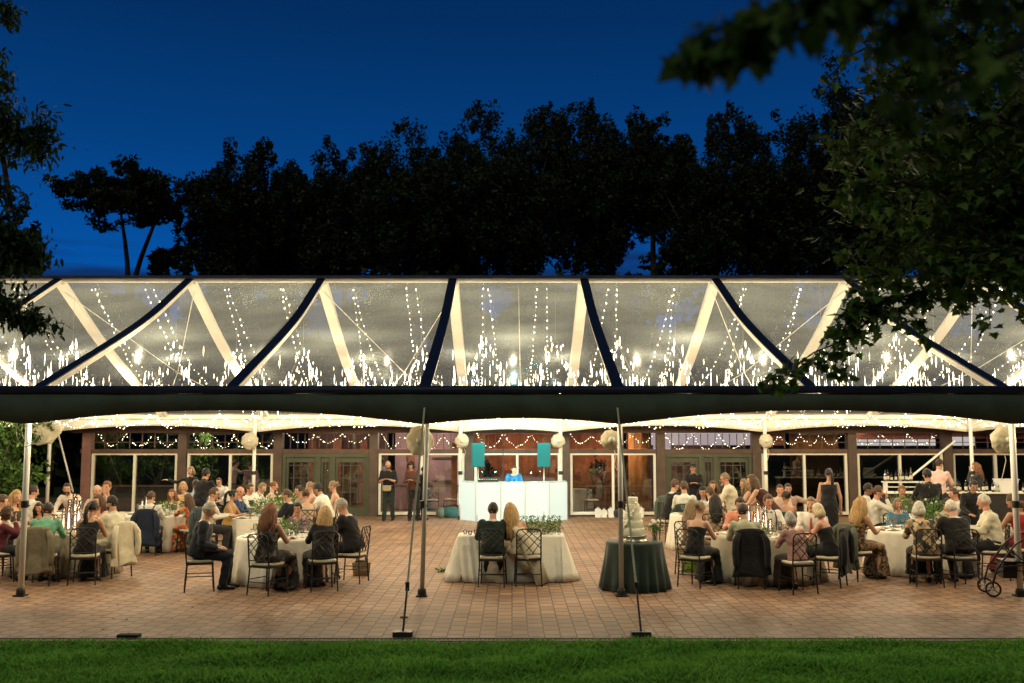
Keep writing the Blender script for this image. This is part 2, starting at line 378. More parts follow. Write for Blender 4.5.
def valance(y, zt, zl, amp, outer, inner, t, legs, ydir, name):
    nseg = 200; vo = []; vi = []
    for i in range(nseg + 1):
        x = X0 + (X1 - X0) * i / nseg; zb = arch(x, zl, amp, legs); fold = .012 * math.sin(x * 9) + .035 * noise.noise((x * 1.6, y, 0)) + .02 * noise.noise((x * 5, y, 3))
        vo.append([(x, y, zt), (x, y + fold - ydir * .02, (zt + zb) / 2), (x, y + fold * 1.6, zb), (x, y + fold * 1.6 + t / 2, zb), (x, y + fold + t / 2, (zt + zb) / 2), (x, y + t / 2, zt)])
        vi.append([(p[0], p[1] + t / 2 + .002, p[2] + .004) for p in vo[-1]])
    a, bb = (outer, inner)
    mb = MB(); mb.loft(vo); tb(mb, name, a, True); mb = MB(); mb.loft(vi); tb(mb, name + '_lining' if name == 'front_valance' else name, bb, True)
valance(YF - .06, 3.15, 2.64, .22, M_out, M_in, .014, LEG, 1, 'front_valance')
LEGB = [-20.3, -14.1, -7.85, -1.57, 1.48, 7.72, 14.0, 20.2]
valance(YB + .02, 3.22, 2.64, .20, M_in, M_out, .014, LEGB, -1, 'back_valance')
mb = MB(); mb.tube([(X0, YF - .05, 3.18), (X1, YF - .05, 3.18)], .065, 8); tb(mb, 'front_gutter', M_navy, True)
mb = MB(); mb.box(((X0 + X1) / 2, YF + .30, 3.09), (X1 - X0, .12, .12)); tb(mb, 'eave_beam', M_in)
mb = MB(); mb.box(((X0 + X1) / 2, YB - .10, 3.13), (X1 - X0, .12, .16)); tb(mb, 'eave_beam', M_in)
def leg(x, y, z1, mt, r=.05, tilt=0):
    mb = MB(); mb.tube([(x, y, .03), (x + tilt, y, z1)], r, 12, ell=1.0); o = tb(mb, 'pole', mt, True)
    mb = MB(); mb.box((x, y, .0125), (.17, .17, .02)); mb.lathe([(.07, .025), (.065, .09), (.052, .12)], (x, y, 0), 12)
    f = mb.build('base_plate', M_dark_metal, o, False)
    mb = MB(); mb.lathe([(r + .006, 0), (r + .012, .01), (r + .012, .10), (r + .006, .11)], (x, y, 1.35), 12); mb.tube([(x + r, y, 1.40), (x + r + .05, y - .03, 1.38)], .008, 5)
    mb.build('adjuster_collar', M_dark_metal, o, False)
leg(LEG[1] - .05, YF + .10, 3.1, M_white_metal, .046); leg(LEG[2], YF + .06, 3.1, M_pole, .036, .07); leg(LEG[3], YF + .06, 3.1, M_pole, .038); leg(LEG[4], YF + .08, 3.1, M_white_metal, .046)
for x in LEGB[1:-1]: leg(x, YB - .1, 3.06, M_white_metal, .055)
# corner brackets on back legs, diagonal braces
for x in LEGB[1:-1]:
    for s in (-1, 1):
        mb = MB(); mb.bar((x + s * .05, YB - .1, 2.86), (x + s * .45, YB - .1, 3.06), .03); tb(mb, 'corner_brace', M_white_metal)
mb = MB(); mb.tube([P(955, 441, YB - .2), P(907, 480, YB - .6)], .035, 8); tb(mb, 'corner_brace', M_white_metal, True)
mb = MB(); mb.tube([P(58, 433, YB - .3), P(73, 492, YB - .6)], .028, 8); tb(mb, 'corner_brace', M_pole, True)
# bracing cables under the back roof slope
def rp(x, y, d=.13): return Vector((x, y, prof(y) - d))
for i, j in ((0, 1), (2, 3), (4, 5), (7, 8), (9, 10)):
    for a, c in ((i, j), (j, i)):
        mb = MB(); mb.tube([rp(SEAM[a], YR + .3), rp((SEAM[a] + SEAM[c]) / 2, YR + 3.9, .2), rp(SEAM[c], YB - .3)], .011, 5); tb(mb, 'bracing_cable', M_white_metal, True)
mb = MB(); mb.tube([(.15, YR, 6.0), (.2, YR + .1, 3.4)], .012, 5); tb(mb, 'bracing_cable', M_white_metal, True)

# guy straps at the front
def strap(p_top, p_bot, label):
    t = thing('guy_strap', label, 'strap', (p_bot[0], p_bot[1], 0), group='ratchet straps holding the tent down')
    o = Vector((p_bot[0], p_bot[1], 0)); a = Vector(p_top) - o; b_ = Vector((0, 0, .06))
    MB().bar(b_ + (a - b_) * .16, a, .028, .006, (0, 1, 0)).build('webbing', mat('pale webbing strap', (.55, .50, .36), .8), t, False)
    mb = MB(); mb.tube([b_, b_ + (a - b_) * .17], .014, 8); mb.box(b_ + (a - b_) * .165, (.05, .035, .11)); mb.build('ratchet', M_dark_metal, t, False)
    MB().box((0, 0, .03), (.24, .16, .06)).build('ground_plate', M_dark_metal, t, False)
strap((LEG[3] - .05, YF - .1, 2.9), G(641, 636), 'pale strap running from the pole beside the cake table down to a black ground plate')
strap((LEG[2] + .03, YF - .1, 2.9), G(403, 636), 'pale strap slanting beside the thin pole left of the couple to a ground plate')
tag(MB().box((0, 0, .018), (.26, .12, .034)).build('cable_cover', mat('black rubber', (.006, .006, .006), .9), None, False, G(129, 637)), 'small black box lying alone on the paving by the lawn edge', 'cable cover')
tag(MB().box((0, 0, .0), (.1, .05, .02)).build('fallen_leaf', mat('dry leaf', (.12, .06, .02)), None, False, G(404, 617, .011)), 'small brown leaf lying on the paving near the left strap', 'leaf')

M_dry = mat('dry leaf', (.12, .06, .02))
for i in range(16):
    g_ = G(rng.uniform(60, 980), rng.uniform(604, 634), 0); mb = MB(); a = .022; mb.add([(0, -a, .004), (a * .6, 0, .012), (0, a * 1.2, .005), (-a * .6, 0, .014)], [(0, 1, 2, 3)]); mb.add([(0, -a, .002), (a * .6, 0, .010), (0, a * 1.2, .003), (-a * .6, 0, .012)], [(3, 2, 1, 0)])
    tag(mb.build('dry_leaf', M_dry, None, False, (g_.x, g_.y, .001), rng.uniform(0, 6)), 'tiny dry brown leaf lying on the paving near the lawn', 'leaf', 'dry leaves scattered on the front paving')
# ============================================================ STRING LIGHTS
def bulb(mb, p, r=.014, sz=1.0):
    p = Vector(p); mb.add([p + Vector(q) for q in ((r, 0, 0), (0, r, 0), (-r, 0, 0), (0, -r, 0), (0, 0, r * sz), (0, 0, -r * sz))],
           [(0, 1, 4), (1, 2, 4), (2, 3, 4), (3, 0, 4), (1, 0, 5), (2, 1, 5), (3, 2, 5), (0, 3, 5)])
M_wire = mat('pale light wire', (.35, .33, .28), .6)
def string(pts, step, r, label, group, sz=1.0, bm=None, jit=.0, cat='string lights', name='string_light'):
    mb = MB(); mb.cur = 0; pts = [Vector(p) for p in pts]; mb.tube(pts, .003, 3); mb.cur = 1
    acc = 0
    for a, c in zip(pts[:-1], pts[1:]):
        l = (c - a).length; t = step - acc if acc else 0
        while t < l:
            p = a + (c - a) * (t / l) + Vector((rng.uniform(-jit, jit), rng.uniform(-jit, jit), rng.uniform(-jit, jit))) ; bulb(mb, p, r * rng.uniform(.6, 1.25), sz); t += step * rng.uniform(.75, 1.3)
        acc = max(0, l - (t - step))
    return tag(mb.build(name, [M_wire, bm or M_warm_bulb], None, False), label, cat, group)
# A: strands falling from the ridge under the back slope
for i in range(1, len(SEAM) - 1):
    x = SEAM[i]
    for k, (fx, fx2, d) in enumerate(((.22, .12, .35), (.25, .42, .5), (.66, .60, .4), (.69, .84, .55))):
        xa, xb = x + 3.08 * fx + rng.uniform(-.1, .1), x + 3.08 * fx2 + rng.uniform(-.15, .15)
        pts = []
        for q in range(9):
            u = q / 8; y = YR + .2 + (YB - .9 - YR) * u; pts.append((xa + (xb - xa) * u, y, prof(y) - .12 - d * math.sin(math.pi * min(1, u * 1.05)) * (1 - .3 * u)))
        string(pts, .25, .0145, 'fairy light strand falling from the ridge under the clear back roof', 'fairy light strands under the clear roof', 1.7, jit=.02)
# B: peaked swags across the middle; vinyl light streaks shaped as long bulbs
for i in range(1, len(SEAM) - 1):
    for h_ in (0, 1):
        xc = SEAM[i] + .78 + 1.54 * h_ + rng.uniform(-.12, .12); Yi = rng.choice((22.4, 23.0, 23.8, 24.6)); zt = 4.62 + rng.uniform(-.15, .2) + (Yi - 23) * .06
        mb = MB(); mb.cur = 0
        apex = Vector((xc, Yi, zt)); ends = (Vector((xc - .62, Yi + .1, 3.45)), Vector((xc + .62, Yi - .1, 3.45)))
        for en in ends: mb.tube([apex, (apex + en) / 2 - Vector((0, 0, .06)), en], .004, 3)
        mb.tube([apex, (xc, Yi, prof(Yi) - .1)], .004, 3)
        mb.cur = 1
        for q in range(46):
            u = (q + rng.random()) / 46; en = ends[q % 2]; p = apex.lerp(en, u ** .9) - Vector((0, 0, .06 * math.sin(math.pi * u)))
            p.z -= abs(rng.gauss(0, .16)) * (.5 + u); p.x += rng.gauss(0, .075)
            bulb(mb, p, .015 * rng.uniform(.5, 1.2), rng.uniform(2, 9))
        for q in range(rng.randint(34, 46)):
            bulb(mb, (xc + rng.uniform(-.8, .8), Yi + rng.uniform(-.4, .4), 3.35 + abs(rng.gauss(0, .38))), .0095 * rng.uniform(.4, 1.1), rng.uniform(6, 26))  # loose glowing dashes added as light streaks smeared by the vinyl
        tag(mb.build('streaked_string_light', [M_wire, M_warm_bulb], None, False), 'peaked string lights with added light streaks hanging inside the clear roof', 'string lights', 'string light peaks with added streaks in the middle of the tent')
# C: swags on the back and front eaves
for a, c in zip(LEGB[:-1], LEGB[1:]):
    nb = max(2, round((c - a) / 1.05)); pts = []
    for k in range(nb * 6 + 1):
        u = k / (nb * 6); pts.append((a + (c - a) * u, YB - .3 + .08 * math.sin(k), 3.16 - .30 * abs(math.sin(math.pi * u * nb)) + .04 * math.sin(k * 2.1)))
    string(pts, .085, .017, 'dense looping fairy lights along the back eave between two posts', 'looping fairy lights on the back eave', 1.2, M_big_bulb, .035)
    pts = [(p[0] + .3, YB - .45, 2.86 + .07 * math.sin(p[0] * 4.3) + .05 * math.sin(p[0] * 9)) for p in pts[:-3]]
    string(pts, .11, .014, 'thin wavy fairy light strand below the looping ones on the back eave', 'wavy fairy lights under the back eave', 1.2, M_warm_bulb, .03)
for a, c in zip(LEG[:-1], LEG[1:]):
    pts = []
    for k in range(41):
        u = k / 40; x = a + (c - a) * u
        if c - a > 4: pts.append((x, YF + .42, arch(x, 2.70, .19, LEG) + .05 + .055 * math.sin(x * 5.1) + .02 * math.sin(x * 13)))
    if pts: string(pts, .13, .0075, 'wavy fairy light strand hanging just behind the front valance', 'fairy lights behind the front valance', 1.2, M_warm_bulb, .02)
# real lamps standing for the light the strands give off
def lamp(name, loc, e_, col=(1, .80, .50), rad=.12):
    ld = bpy.data.lights.new(name, 'POINT'); ld.energy = e_; ld.color = col; ld.shadow_soft_size = rad; o = bpy.data.objects.new(name, ld); COL.objects.link(o); o.location = loc; return o
KL = 1.0
for i in range(14):
    x = -13.6 + 2.05 * i
    lamp('eave_string_lamp', (x, YF + .06, 3.05), 80 * KL, rad=.02)
    lamp('eave_string_lamp', (x + .8, YB - 1.1, 2.98), 15 * KL, rad=.03)
for i in range(9):
    x = -14 + 3.5 * i
    lamp('roof_string_lamp', (x + .9, 18.0, 3.55), 34 * KL, rad=.02); lamp('roof_string_lamp', (x + 2.6, 18.2, 3.6), 34 * KL, rad=.02)  # extra lamps added to brighten the vinyl near the front eave
    lamp('roof_string_lamp', (x, 19.6, 3.72), 110 * KL, rad=.03)
    lamp('roof_string_lamp', (x + 1.7, 23.2, 3.9), 195 * KL, rad=.03)
    lamp('roof_string_lamp', (x, 27.2, 3.7), 205 * KL, rad=.03)
# ============================================================ PAVILION BUILDING
YW = 31.85
bld = thing('pavilion', 'long glass fronted brown timber pavilion behind the tent', 'building', (0, YW, 0))
def bb(mb, name, mt, parent=None, smooth=False):
    o = mb.build(name, mt, parent or bld, smooth); o.location = (0, -YW, 0) if parent is None else (0, 0, 0); return o
BX = [P(86, 500, YW).x + 3.035 * i for i in range(-0, 12)]
M_frame_white = mat('cream window frame', (.70, .66, .54), .5, .05, 3)
M_glass_b = glass('window glass', (.86, .88, .86), .22, .02)
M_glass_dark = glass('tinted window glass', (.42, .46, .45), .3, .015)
M_header = mat('brown timber beam', (.085, .048, .032), .65, .25, 3)
zt0, zt1 = P(512, 449, YW).z, P(512, 433, YW).z      # transom band
for i, x in enumerate(BX):
    mt = mat('red brown post', (.23, .12, .10), .6, .2, 3) if i == 0 else M_wood_post
    bb(MB().box((x, YW, 1.42), (.27, .30, 2.84)), 'post', mt)
xa, xb = BX[0] - .2, BX[-1] + .2
bb(MB().box(((xa + xb) / 2, YW - .02, zt0 - .07), (xb - xa, .2, .13)), 'header_beam', M_header)
bb(MB().box(((xa + xb) / 2, YW - .05, zt1 + .12), (xb - xa + .6, .34, .24)), 'eave_fascia', M_header)
# sloping roof
mb = MB(); mb.add([(xa - .8, YW - .5, 2.88), (xb + .8, YW - .5, 2.88), (xb + .8, YW + 8, 4.6), (xa - .8, YW + 8, 4.6), (xa - .8, YW - .5, 2.78), (xb + .8, YW - .5, 2.78), (xb + .8, YW + 8, 4.5), (xa - .8, YW + 8, 4.5)],
       [(0, 1, 2, 3), (7, 6, 5, 4), (0, 4, 5, 1), (3, 2, 6, 7), (0, 3, 7, 4), (1, 5, 6, 2)])
bb(mb, 'roof', mat('dark shingle roof', (.05, .045, .04), .85, .3, 6, bump=.4, bscale=12))
M_int_wall = mat('mauve interior wall', (.34, .20, .20), .8, .15, 2)
M_curtain = mat('rust brown curtain', (.25, .075, .028), .85, .25, 5)
M_curtain2 = mat('amber curtain', (.42, .17, .05), .85, .2, 5)
bb(MB().box(((xa + xb) / 2, YW + 7.6, 2), (xb - xa + .5, .15, 4)), 'back_wall', mat('dark interior wall', (.03, .028, .025), .9, .3, 1))
bb(MB().box(((xa + xb) / 2, YW + 3.9, -.005), (xb - xa, 7.6, .05)), 'interior_floor', mat('dark interior floor', (.08, .05, .04), .4, .2, 2))
DOORS = (2, 6)
for i in range(len(BX) - 1):
    x0, x1 = BX[i] + .135, BX[i + 1] - .135; mid = (x0 + x1) / 2; wv = x1 - x0
    # transom with thin bars and glass
    tr = bb(MB().box((mid, YW + .02, (zt0 + zt1) / 2), (wv, .012, zt1 - zt0 - .02)), 'transom_window', M_glass_b)
    mb = MB(); nb = 12 if i in DOORS or i in (3, 4, 5) else 7
    for k in range(1, nb):
        mb.box((x0 + wv * k / nb, YW - .005, (zt0 + zt1) / 2), (.022, .03, zt1 - zt0 - .03))
    mb.box((mid, YW - .007, zt0 + (zt1 - zt0) * .42), (wv, .025, .022)) if nb == 7 else None
    g_ = mb.build('glazing_bars', M_header, tr, False)
    if i in DOORS:
        dz = zt0 - .14
        fr = MB()
        for xx in (x0 + .06, x0 + .42 * wv - .02, x0 + .58 * wv, x1 - .06): fr.box((xx, YW - .01, dz / 2), (.11 if xx not in (x0 + .42 * wv - .02, x0 + .58 * wv) else .16, .16, dz))
        fr.box((mid, YW - .015, dz - .06), (wv, .17, .12)); bb(fr, 'door_frame', M_green_paint)
        for (a, c, dn) in ((x0 + .12, x0 + .42 * wv - .10, 1), (x0 + .58 * wv + .08, x1 - .12, 1), (x0 + .42 * wv + .06, x0 + .58 * wv - .08, 0)):
            w_ = c - a; m_ = (a + c) / 2
            mb = MB()
            for xx in (a + .035, c - .035): mb.box((xx, YW, dz / 2 - .06), (.08 if dn else .05, .07, dz - .12))
            mb.box((m_, YW, .14), (w_, .066, .28)); mb.box((m_, YW, dz - .2), (w_, .066, .16)); 
            for k in range(1, 4 if dn else 2): mb.box((a + w_ * k / (4 if dn else 2), YW, dz / 2), (.024, .04, dz - .4))
            for zz in (.75, 1.2, 1.6): mb.box((m_, YW, zz), (w_ - .2, .036, .022))
            d = bb(mb, 'door' if dn else 'side_light', M_green_paint)
            MB().box((m_, YW + .03, dz / 2), (w_ - .1, .01, dz - .4)).build('pane', M_glass_b, d, False)
            if dn: 
                mb = MB(); mb.tube([(c - .06 if a < mid else a + .06, YW - .07, .98), (c - .16 if a < mid else a + .16, YW - .07, .98)], .012, 6); mb.build('handle', M_pole, d)
    else:
        wz0, wz1 = .10, zt0 - .15
        mb = MB(); t = .075
        for xx in (x0 + .06, mid, x1 - .06): mb.box((xx, YW - .03, (wz0 + wz1) / 2), (t, .09, wz1 - wz0))
        mb.box((mid, YW - .034, wz1), (wv - .05, .1, t)); mb.box((mid, YW - .034, wz0), (wv - .05, .1, t * 1.2))
        fr = bb(mb, 'window', M_frame_white)
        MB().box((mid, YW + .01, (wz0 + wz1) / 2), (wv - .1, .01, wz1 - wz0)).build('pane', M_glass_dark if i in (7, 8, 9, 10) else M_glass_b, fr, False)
        bb(MB().box((mid, YW + .35, P(512, 486, YW + .35).z), (wv, .05, .06)), 'interior_rail', mat('brown rail', (.24, .12, .06), .5))
def curtain(x0, x1, y, z1, mt, amp=.07, fr=7):
    mb = MB(); n = int((x1 - x0) * 16); r0 = []
    for i in range(n + 1):
        x = x0 + (x1 - x0) * i / n; yy = y + amp * math.sin(x * fr + .7 * math.sin(x * 2.3)) + .02 * math.sin(x * 23)
        r0.append([(x, yy, .03), (x, yy, z1), (x, yy + .02, z1), (x, yy + .02, .03)])
    mb.loft(r0); return bb(mb, 'curtain', mt, smooth=True)
def panel(x0, x1, y, z0, z1, mt, name='interior_panel'): return bb(MB().box(((x0 + x1) / 2, y, (z0 + z1) / 2), (x1 - x0, .08, z1 - z0)), name, mt)
# mauve service wall with doors behind the left middle window
panel(BX[3] + .3, BX[4] - .5, YW + 3.2, 0, 2.9, M_int_wall)
for zz in (.95, 1.75): panel(BX[3] + 1.6, BX[4] - .55, YW + 3.1, zz, zz + .05, M_header)
panel(BX[3] + .75, BX[3] + 1.0, YW + 3.1, 0, 2.8, mat('rust post', (.25, .09, .05)))
M_lit_door = emission('lit doorway', (1, .86, .80), 1.1)
panel(BX[4] - .42, BX[4] - .20, YW + .9, .3, 2.1, M_lit_door, 'lit_doorway'); panel(BX[4] - .62, BX[4] - .44, YW + .85, 0, 2.3, mat('orange door edge', (.5, .16, .06)))
curtain(BX[4], BX[6] - .9, YW + 2.2, 2.8, M_curtain); curtain(BX[6] - .85, BX[6] - .2, YW + 1.4, 2.8, M_curtain2)
panel(BX[2] + .2, BX[3], YW + 3.6, 0, 2.9, mat('brown interior wall', (.12, .065, .05), .8, .3, 1.2))
for k in range(3): panel(BX[2] + .3 + k * .9, BX[2] + .55 + k * .9, YW + 3.2, 0, 2.4, mat('rust post', (.25, .09, .05)))
panel(BX[6] + .1, BX[7], YW + 3.6, 0, 2.2, mat('brown interior wall', (.12, .065, .05), .8, .3, 1.2)); panel(BX[6] + .2, BX[7] + 1.2, YW + 3.5, 2.22, 2.75, emission('lit window beyond', (.85, .66, .70), .75), 'lit_clerestory')
panel(BX[6] + .25, BX[6] + .85, YW + 3.3, .2, 2.3, emission('lit window beyond', (.85, .66, .70), .75), 'lit_window')
panel(BX[8] + .1, BX[9] - .1, YW + .6, 2.22, 2.42, emission('lit clerestory glass', (.95, .85, .84), .85), 'lit_clerestory'); panel(BX[8] + .1, BX[10] + 1, YW + .7, 2.44, 2.75, mat('red brown clerestory wall', (.5, .16, .10)))
panel(BX[9] + .3, BX[9] + 1.2, YW + .6, 2.22, 2.5, emission('lit clerestory glass', (.95, .85, .84), .85), 'lit_clerestory'); panel(BX[10] + .3, BX[10] + 1, YW + .6, 2.22, 2.5, emission('lit clerestory glass', (.95, .85, .84), .85), 'lit_clerestory')
panel(BX[7] + .1, BX[7] + 1.1, YW + .6, 2.22, 2.7, mat('red brown clerestory wall', (.5, .16, .10))); curtain(BX[7] + 1.3, BX[8] - .2, YW + .7, 2.8, M_curtain2).location.z = 0
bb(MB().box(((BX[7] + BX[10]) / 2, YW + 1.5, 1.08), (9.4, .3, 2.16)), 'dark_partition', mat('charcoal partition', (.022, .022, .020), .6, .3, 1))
lamp('interior_lamp', (BX[3] + 1.4, YW + 1.6, 2.5), 170, (1, .78, .68)); lamp('interior_lamp', (BX[4] + 1.6, YW + 1.0, 2.5), 90, (1, .72, .5)); lamp('interior_lamp', (BX[5] + 1.6, YW + .9, 2.5), 100, (1, .72, .5))
lamp('interior_lamp', (BX[2] + 1.4, YW + 2.0, 2.5), 50, (1, .7, .5)); lamp('interior_lamp', (BX[6] + 1.4, YW + 2.0, 2.5), 50, (1, .7, .6)); lamp('interior_lamp', (BX[8] + .4, YW + .3, 2.62), 5, (1, .7, .5)); lamp('interior_lamp', (BX[1], YW + 2.0, 2.5), 150, (1, .85, .5))

for i in range(0, 9):
    x0, x1 = BX[i] + .2, BX[i + 1] - .2; pts = [(x0 + (x1 - x0) * k / 30, YW + .32 + .05 * math.sin(k), zt1 - .04 - (zt1 - zt0) * (.75 + .2 * math.sin(i * 2.3)) * abs(math.sin(math.pi * k / 30 * (3 + i % 2)))) for k in range(31)]  # strands added for the transom glow, standing for string light reflections
    string(pts, .085, .0125, 'added fairy lights looping behind the high windows of the pavilion', 'added fairy lights behind the high pavilion windows', 1.0, M_warm_bulb, .03)
# ============================================================ TREES
def leafquads(centers, size, seed, flat=.6):
    r = np.random.default_rng(seed); n = len(centers)
    a = r.normal(0, 1, (n, 3)); a /= np.linalg.norm(a, axis=1)[:, None]; b_ = r.normal(0, 1, (n, 3)); b_ -= (b_ * a).sum(1)[:, None] * a; b_ /= np.linalg.norm(b_, axis=1)[:, None]
    s = size * r.uniform(.5, 1.2, n)[:, None]; a = a * s; b_ = b_ * s * flat
    v = np.stack([centers - a, centers - b_ * .8 + a * .1, centers + a, centers + b_ * .8 + a * .1], 1); return v.reshape(-1, 3)
def crown_points(n, rx, rz, seed, clumps=60, shell=.55, spread=.16):
    """leaf positions gathered in clumps along an uneven crown outline"""
    r = np.random.default_rng(seed); d = r.normal(0, 1, (clumps, 3)); d /= np.linalg.norm(d, axis=1)[:, None]
    rad = r.uniform(shell, 1.0, clumps)[:, None] * r.uniform(.8, 1.12, (clumps, 1)); c = d * rad; c[:, 2] = np.where(c[:, 2] < -.55, c[:, 2] * .7, c[:, 2])
    ns = clumps * 9; ks = r.integers(0, clumps, ns); h_ = r.normal(0, 1, (ns, 3)); h_ /= np.maximum(1, np.linalg.norm(h_, axis=1) / 1.45)[:, None]; sc_p = c[ks] + h_ * spread * r.uniform(.5, 1.5, (ns, 1)) * [1, 1, .9]; k = r.integers(0, ns, n); sp = spread * .36 * r.uniform(.5, 1.3, ns)[k][:, None]
    g_ = r.normal(0, 1, (n, 3)); g_ /= np.maximum(1, np.linalg.norm(g_, axis=1) / 1.9)[:, None]; p = sc_p[k] + g_ * sp; p[:, 0] *= rx; p[:, 1] *= rx; p[:, 2] *= rz; c = c * [rx, rx, rz]; return p, c
M_bark = mat('dark bark', (.045, .035, .025), .9, .3, 4, bump=.6, bscale=12)
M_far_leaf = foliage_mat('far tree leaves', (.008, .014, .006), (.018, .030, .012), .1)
def limbs(mb, base, targets, r0, forks):
    for t in targets:
        t = Vector(t); f = Vector(forks[rng.randrange(len(forks))]); mid = f.lerp(t, .5) + Vector((rng.uniform(-.4, .4), rng.uniform(-.4, .4), rng.uniform(-.3, .5))); mb.tube([f, mid, t], [r0 * .4, r0 * .22, r0 * .06], 5)
def tree(px, top, bot, wpx, Y, label, seed, n=9000, leaf=.26, forks=None, name='broadleaf_tree', clumps=60, shell=.5, trunk_px=None, spread=.16, mt=None, grp='dark trees standing behind the pavilion'):
    c = P(px, (top + bot) / 2, Y); zt = P(px, top, Y).z; zb = P(px, bot, Y).z; rz = (zt - zb) / 2; rx = wpx / 2 / F * Y
    tx = P(trunk_px or px, 300, Y).x
    t = thing(name, label, 'tree', (tx, Y, 0), group=grp)
    pts, cl = crown_points(n, rx * .95, rz * .90, seed, clumps, shell, spread); off = np.array([c.x - tx, 0, (zt + zb) / 2])
    o = bpy.data.objects.new('crown', npmesh('crown', leafquads(pts + off, leaf, seed), 4, mt or M_far_leaf)); COL.objects.link(o); o.parent = t
    mb = MB(); z0 = zb + rz * .35; r0 = .007 * zt + .05
    if forks:
        tops = [Vector(P(fx, fy, Y)) - Vector((tx, Y, 0)) for fx, fy in forks]
        for q in tops: mb.tube([(0, 0, 0), (.05, 0, q.z * .55), (q.x * .10, 0, q.z * .70), (q.x * .32, .1, q.z * .80), (q.x * .55, .1, q.z * .87), (q.x * 1.02, 0, q.z)], [r0 * 1.2, r0, r0 * .85, r0 * .7, r0 * .6, r0 * .3], 8)
        mb.build('trunk', M_bark, t); mb = MB(); limbs(mb, None, cl[::2] + off, r0, tops); mb.build('limbs', M_bark, t)
    else:
        mb.tube([(0, 0, 0), (.1, 0, z0), (off[0] * .5, 0, zb + rz)], [r0, r0 * .7, r0 * .3], 8); mb.build('trunk', M_bark, t)
        mb = MB(); limbs(mb, None, cl[::2] + off, r0, [(.1, 0, z0), (off[0] * .3, 0, zb + rz * .7), (off[0] * .5, 0, zb + rz)]); mb.build('limbs', M_bark, t)
    return t
tree(133, 148, 240, 168, 46, 'lone spreading tree with a forked trunk left of the others', 1, 15000, .15, forks=((120, 205), (163, 200)), trunk_px=129, clumps=30, shell=.2, spread=.17)
tree(166, 243, 300, 42, 47, 'small pointed tree just right of the forked trunk', 2, 1800, .22, clumps=18)
tl = 'tall dark tree behind the tent, '
for k, (px, top, bot, wd, Y, lb) in enumerate(((236, 132, 330, 86, 48, 'first full crown from the left'), (292, 148, 330, 86, 52, 'lower crown beside the first full one'), (343, 140, 320, 84, 50, 'between the lower crown and the high middle'),
        (405, 112, 330, 108, 49, 'left shoulder of the high middle'), (462, 126, 330, 80, 54, 'narrow crown in the middle'), (522, 92, 320, 122, 50, 'highest rounded crown in the middle'), (590, 102, 300, 96, 52, 'right shoulder of the highest crown'),
        (652, 108, 250, 74, 51, 'crown above the patch of bare sky'), (712, 106, 330, 92, 49, 'flat topped crown right of the bare sky'), (775, 108, 330, 104, 51, 'flat topped crown before the big right one'),
        (848, 72, 330, 120, 47, 'big crown rising toward the upper right'), (925, 66, 330, 120, 52, 'crown mostly behind the near maple'), (1005, 60, 330, 110, 50, 'crown at the right edge'))):
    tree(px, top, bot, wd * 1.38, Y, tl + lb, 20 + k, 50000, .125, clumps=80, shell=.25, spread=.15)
tree(640, 262, 330, 110, 60, 'low shrubby tree below the patch of bare sky', 44, 3500, .25, clumps=40)
tree(-20, 200, 330, 110, 46, 'dark tree low behind the left edge foliage', 45, 6000, .25, clumps=50)
for k, (px, wd) in enumerate(((60, 120), (250, 150), (420, 170), (560, 150), (735, 160), (900, 170))): 
    tree(px, 272 if k else 285, 420, wd, 44, 'low dark tree behind the pavilion roof, %s' % ('leftmost', 'second from the left', 'third from the left', 'third from the right', 'second from the right', 'rightmost')[k], 60 + k, 7000, .25, clumps=60, grp='undergrowth trees behind the pavilion')
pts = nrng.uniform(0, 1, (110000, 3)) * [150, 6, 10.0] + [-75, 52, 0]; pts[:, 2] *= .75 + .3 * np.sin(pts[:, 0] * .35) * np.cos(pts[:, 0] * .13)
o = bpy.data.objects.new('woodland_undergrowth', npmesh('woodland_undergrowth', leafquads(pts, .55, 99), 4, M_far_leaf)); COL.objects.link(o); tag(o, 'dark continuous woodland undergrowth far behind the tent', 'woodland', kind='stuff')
# lit bush and trees at the tent's left end
M_lit_leaf = foliage_mat('green garden leaves', (.035, .085, .015), (.09, .17, .035), .3)
def bush(name, label, c, rx, rz, n, leaf, seed, clumps=30, cat='shrub', mt=None):
    t = thing(name, label, cat, (c[0], c[1], 0)); pts, cl = crown_points(n, rx, rz, seed, clumps, .3, .17); off = np.array([0, 0, c[2]])
    o = bpy.data.objects.new('crown', npmesh('crown', leafquads(pts + off, leaf, seed), 4, mt or M_lit_leaf)); COL.objects.link(o); o.parent = t
    mb = MB(); limbs(mb, None, cl[::3] + off, .14, [(0, 0, .3), (0, 0, .6)]); mb.tube([(0, 0, 0), (0, 0, .7)], [.07, .05], 6); mb.build('stems', M_bark, t); return t
bush('garden_tree', 'bright green bushy tree just outside the left end of the tent', (-15.1, 28.5, 2.0), 2.0, 1.6, 9000, .085, 70, 50, 'tree')
bush('garden_tree', 'darker green tree behind the bushy one at the far left', (-17.3, 33, 2.4), 2.0, 2.2, 6000, .11, 71, 40, 'tree')
M_dim_leaf = foliage_mat('green willow leaves', (.03, .07, .015), (.07, .13, .03), .3)
for k, (px, yy, rr) in enumerate(((112, 34.6, .8), (150, 35.2, .9), (205, 35, .8), (250, 35.5, .7))):
    p = P(px, 470, yy); bush('potted_tree', ('leafy green tree seen through the glass %s' % ('behind the first window', 'behind the first window post', 'behind the second window', 'beside the second window edge')[k]), (p.x, yy, 1.75), rr, 1.1, 2600, .075, 80 + k, 24, 'tree', M_dim_leaf)
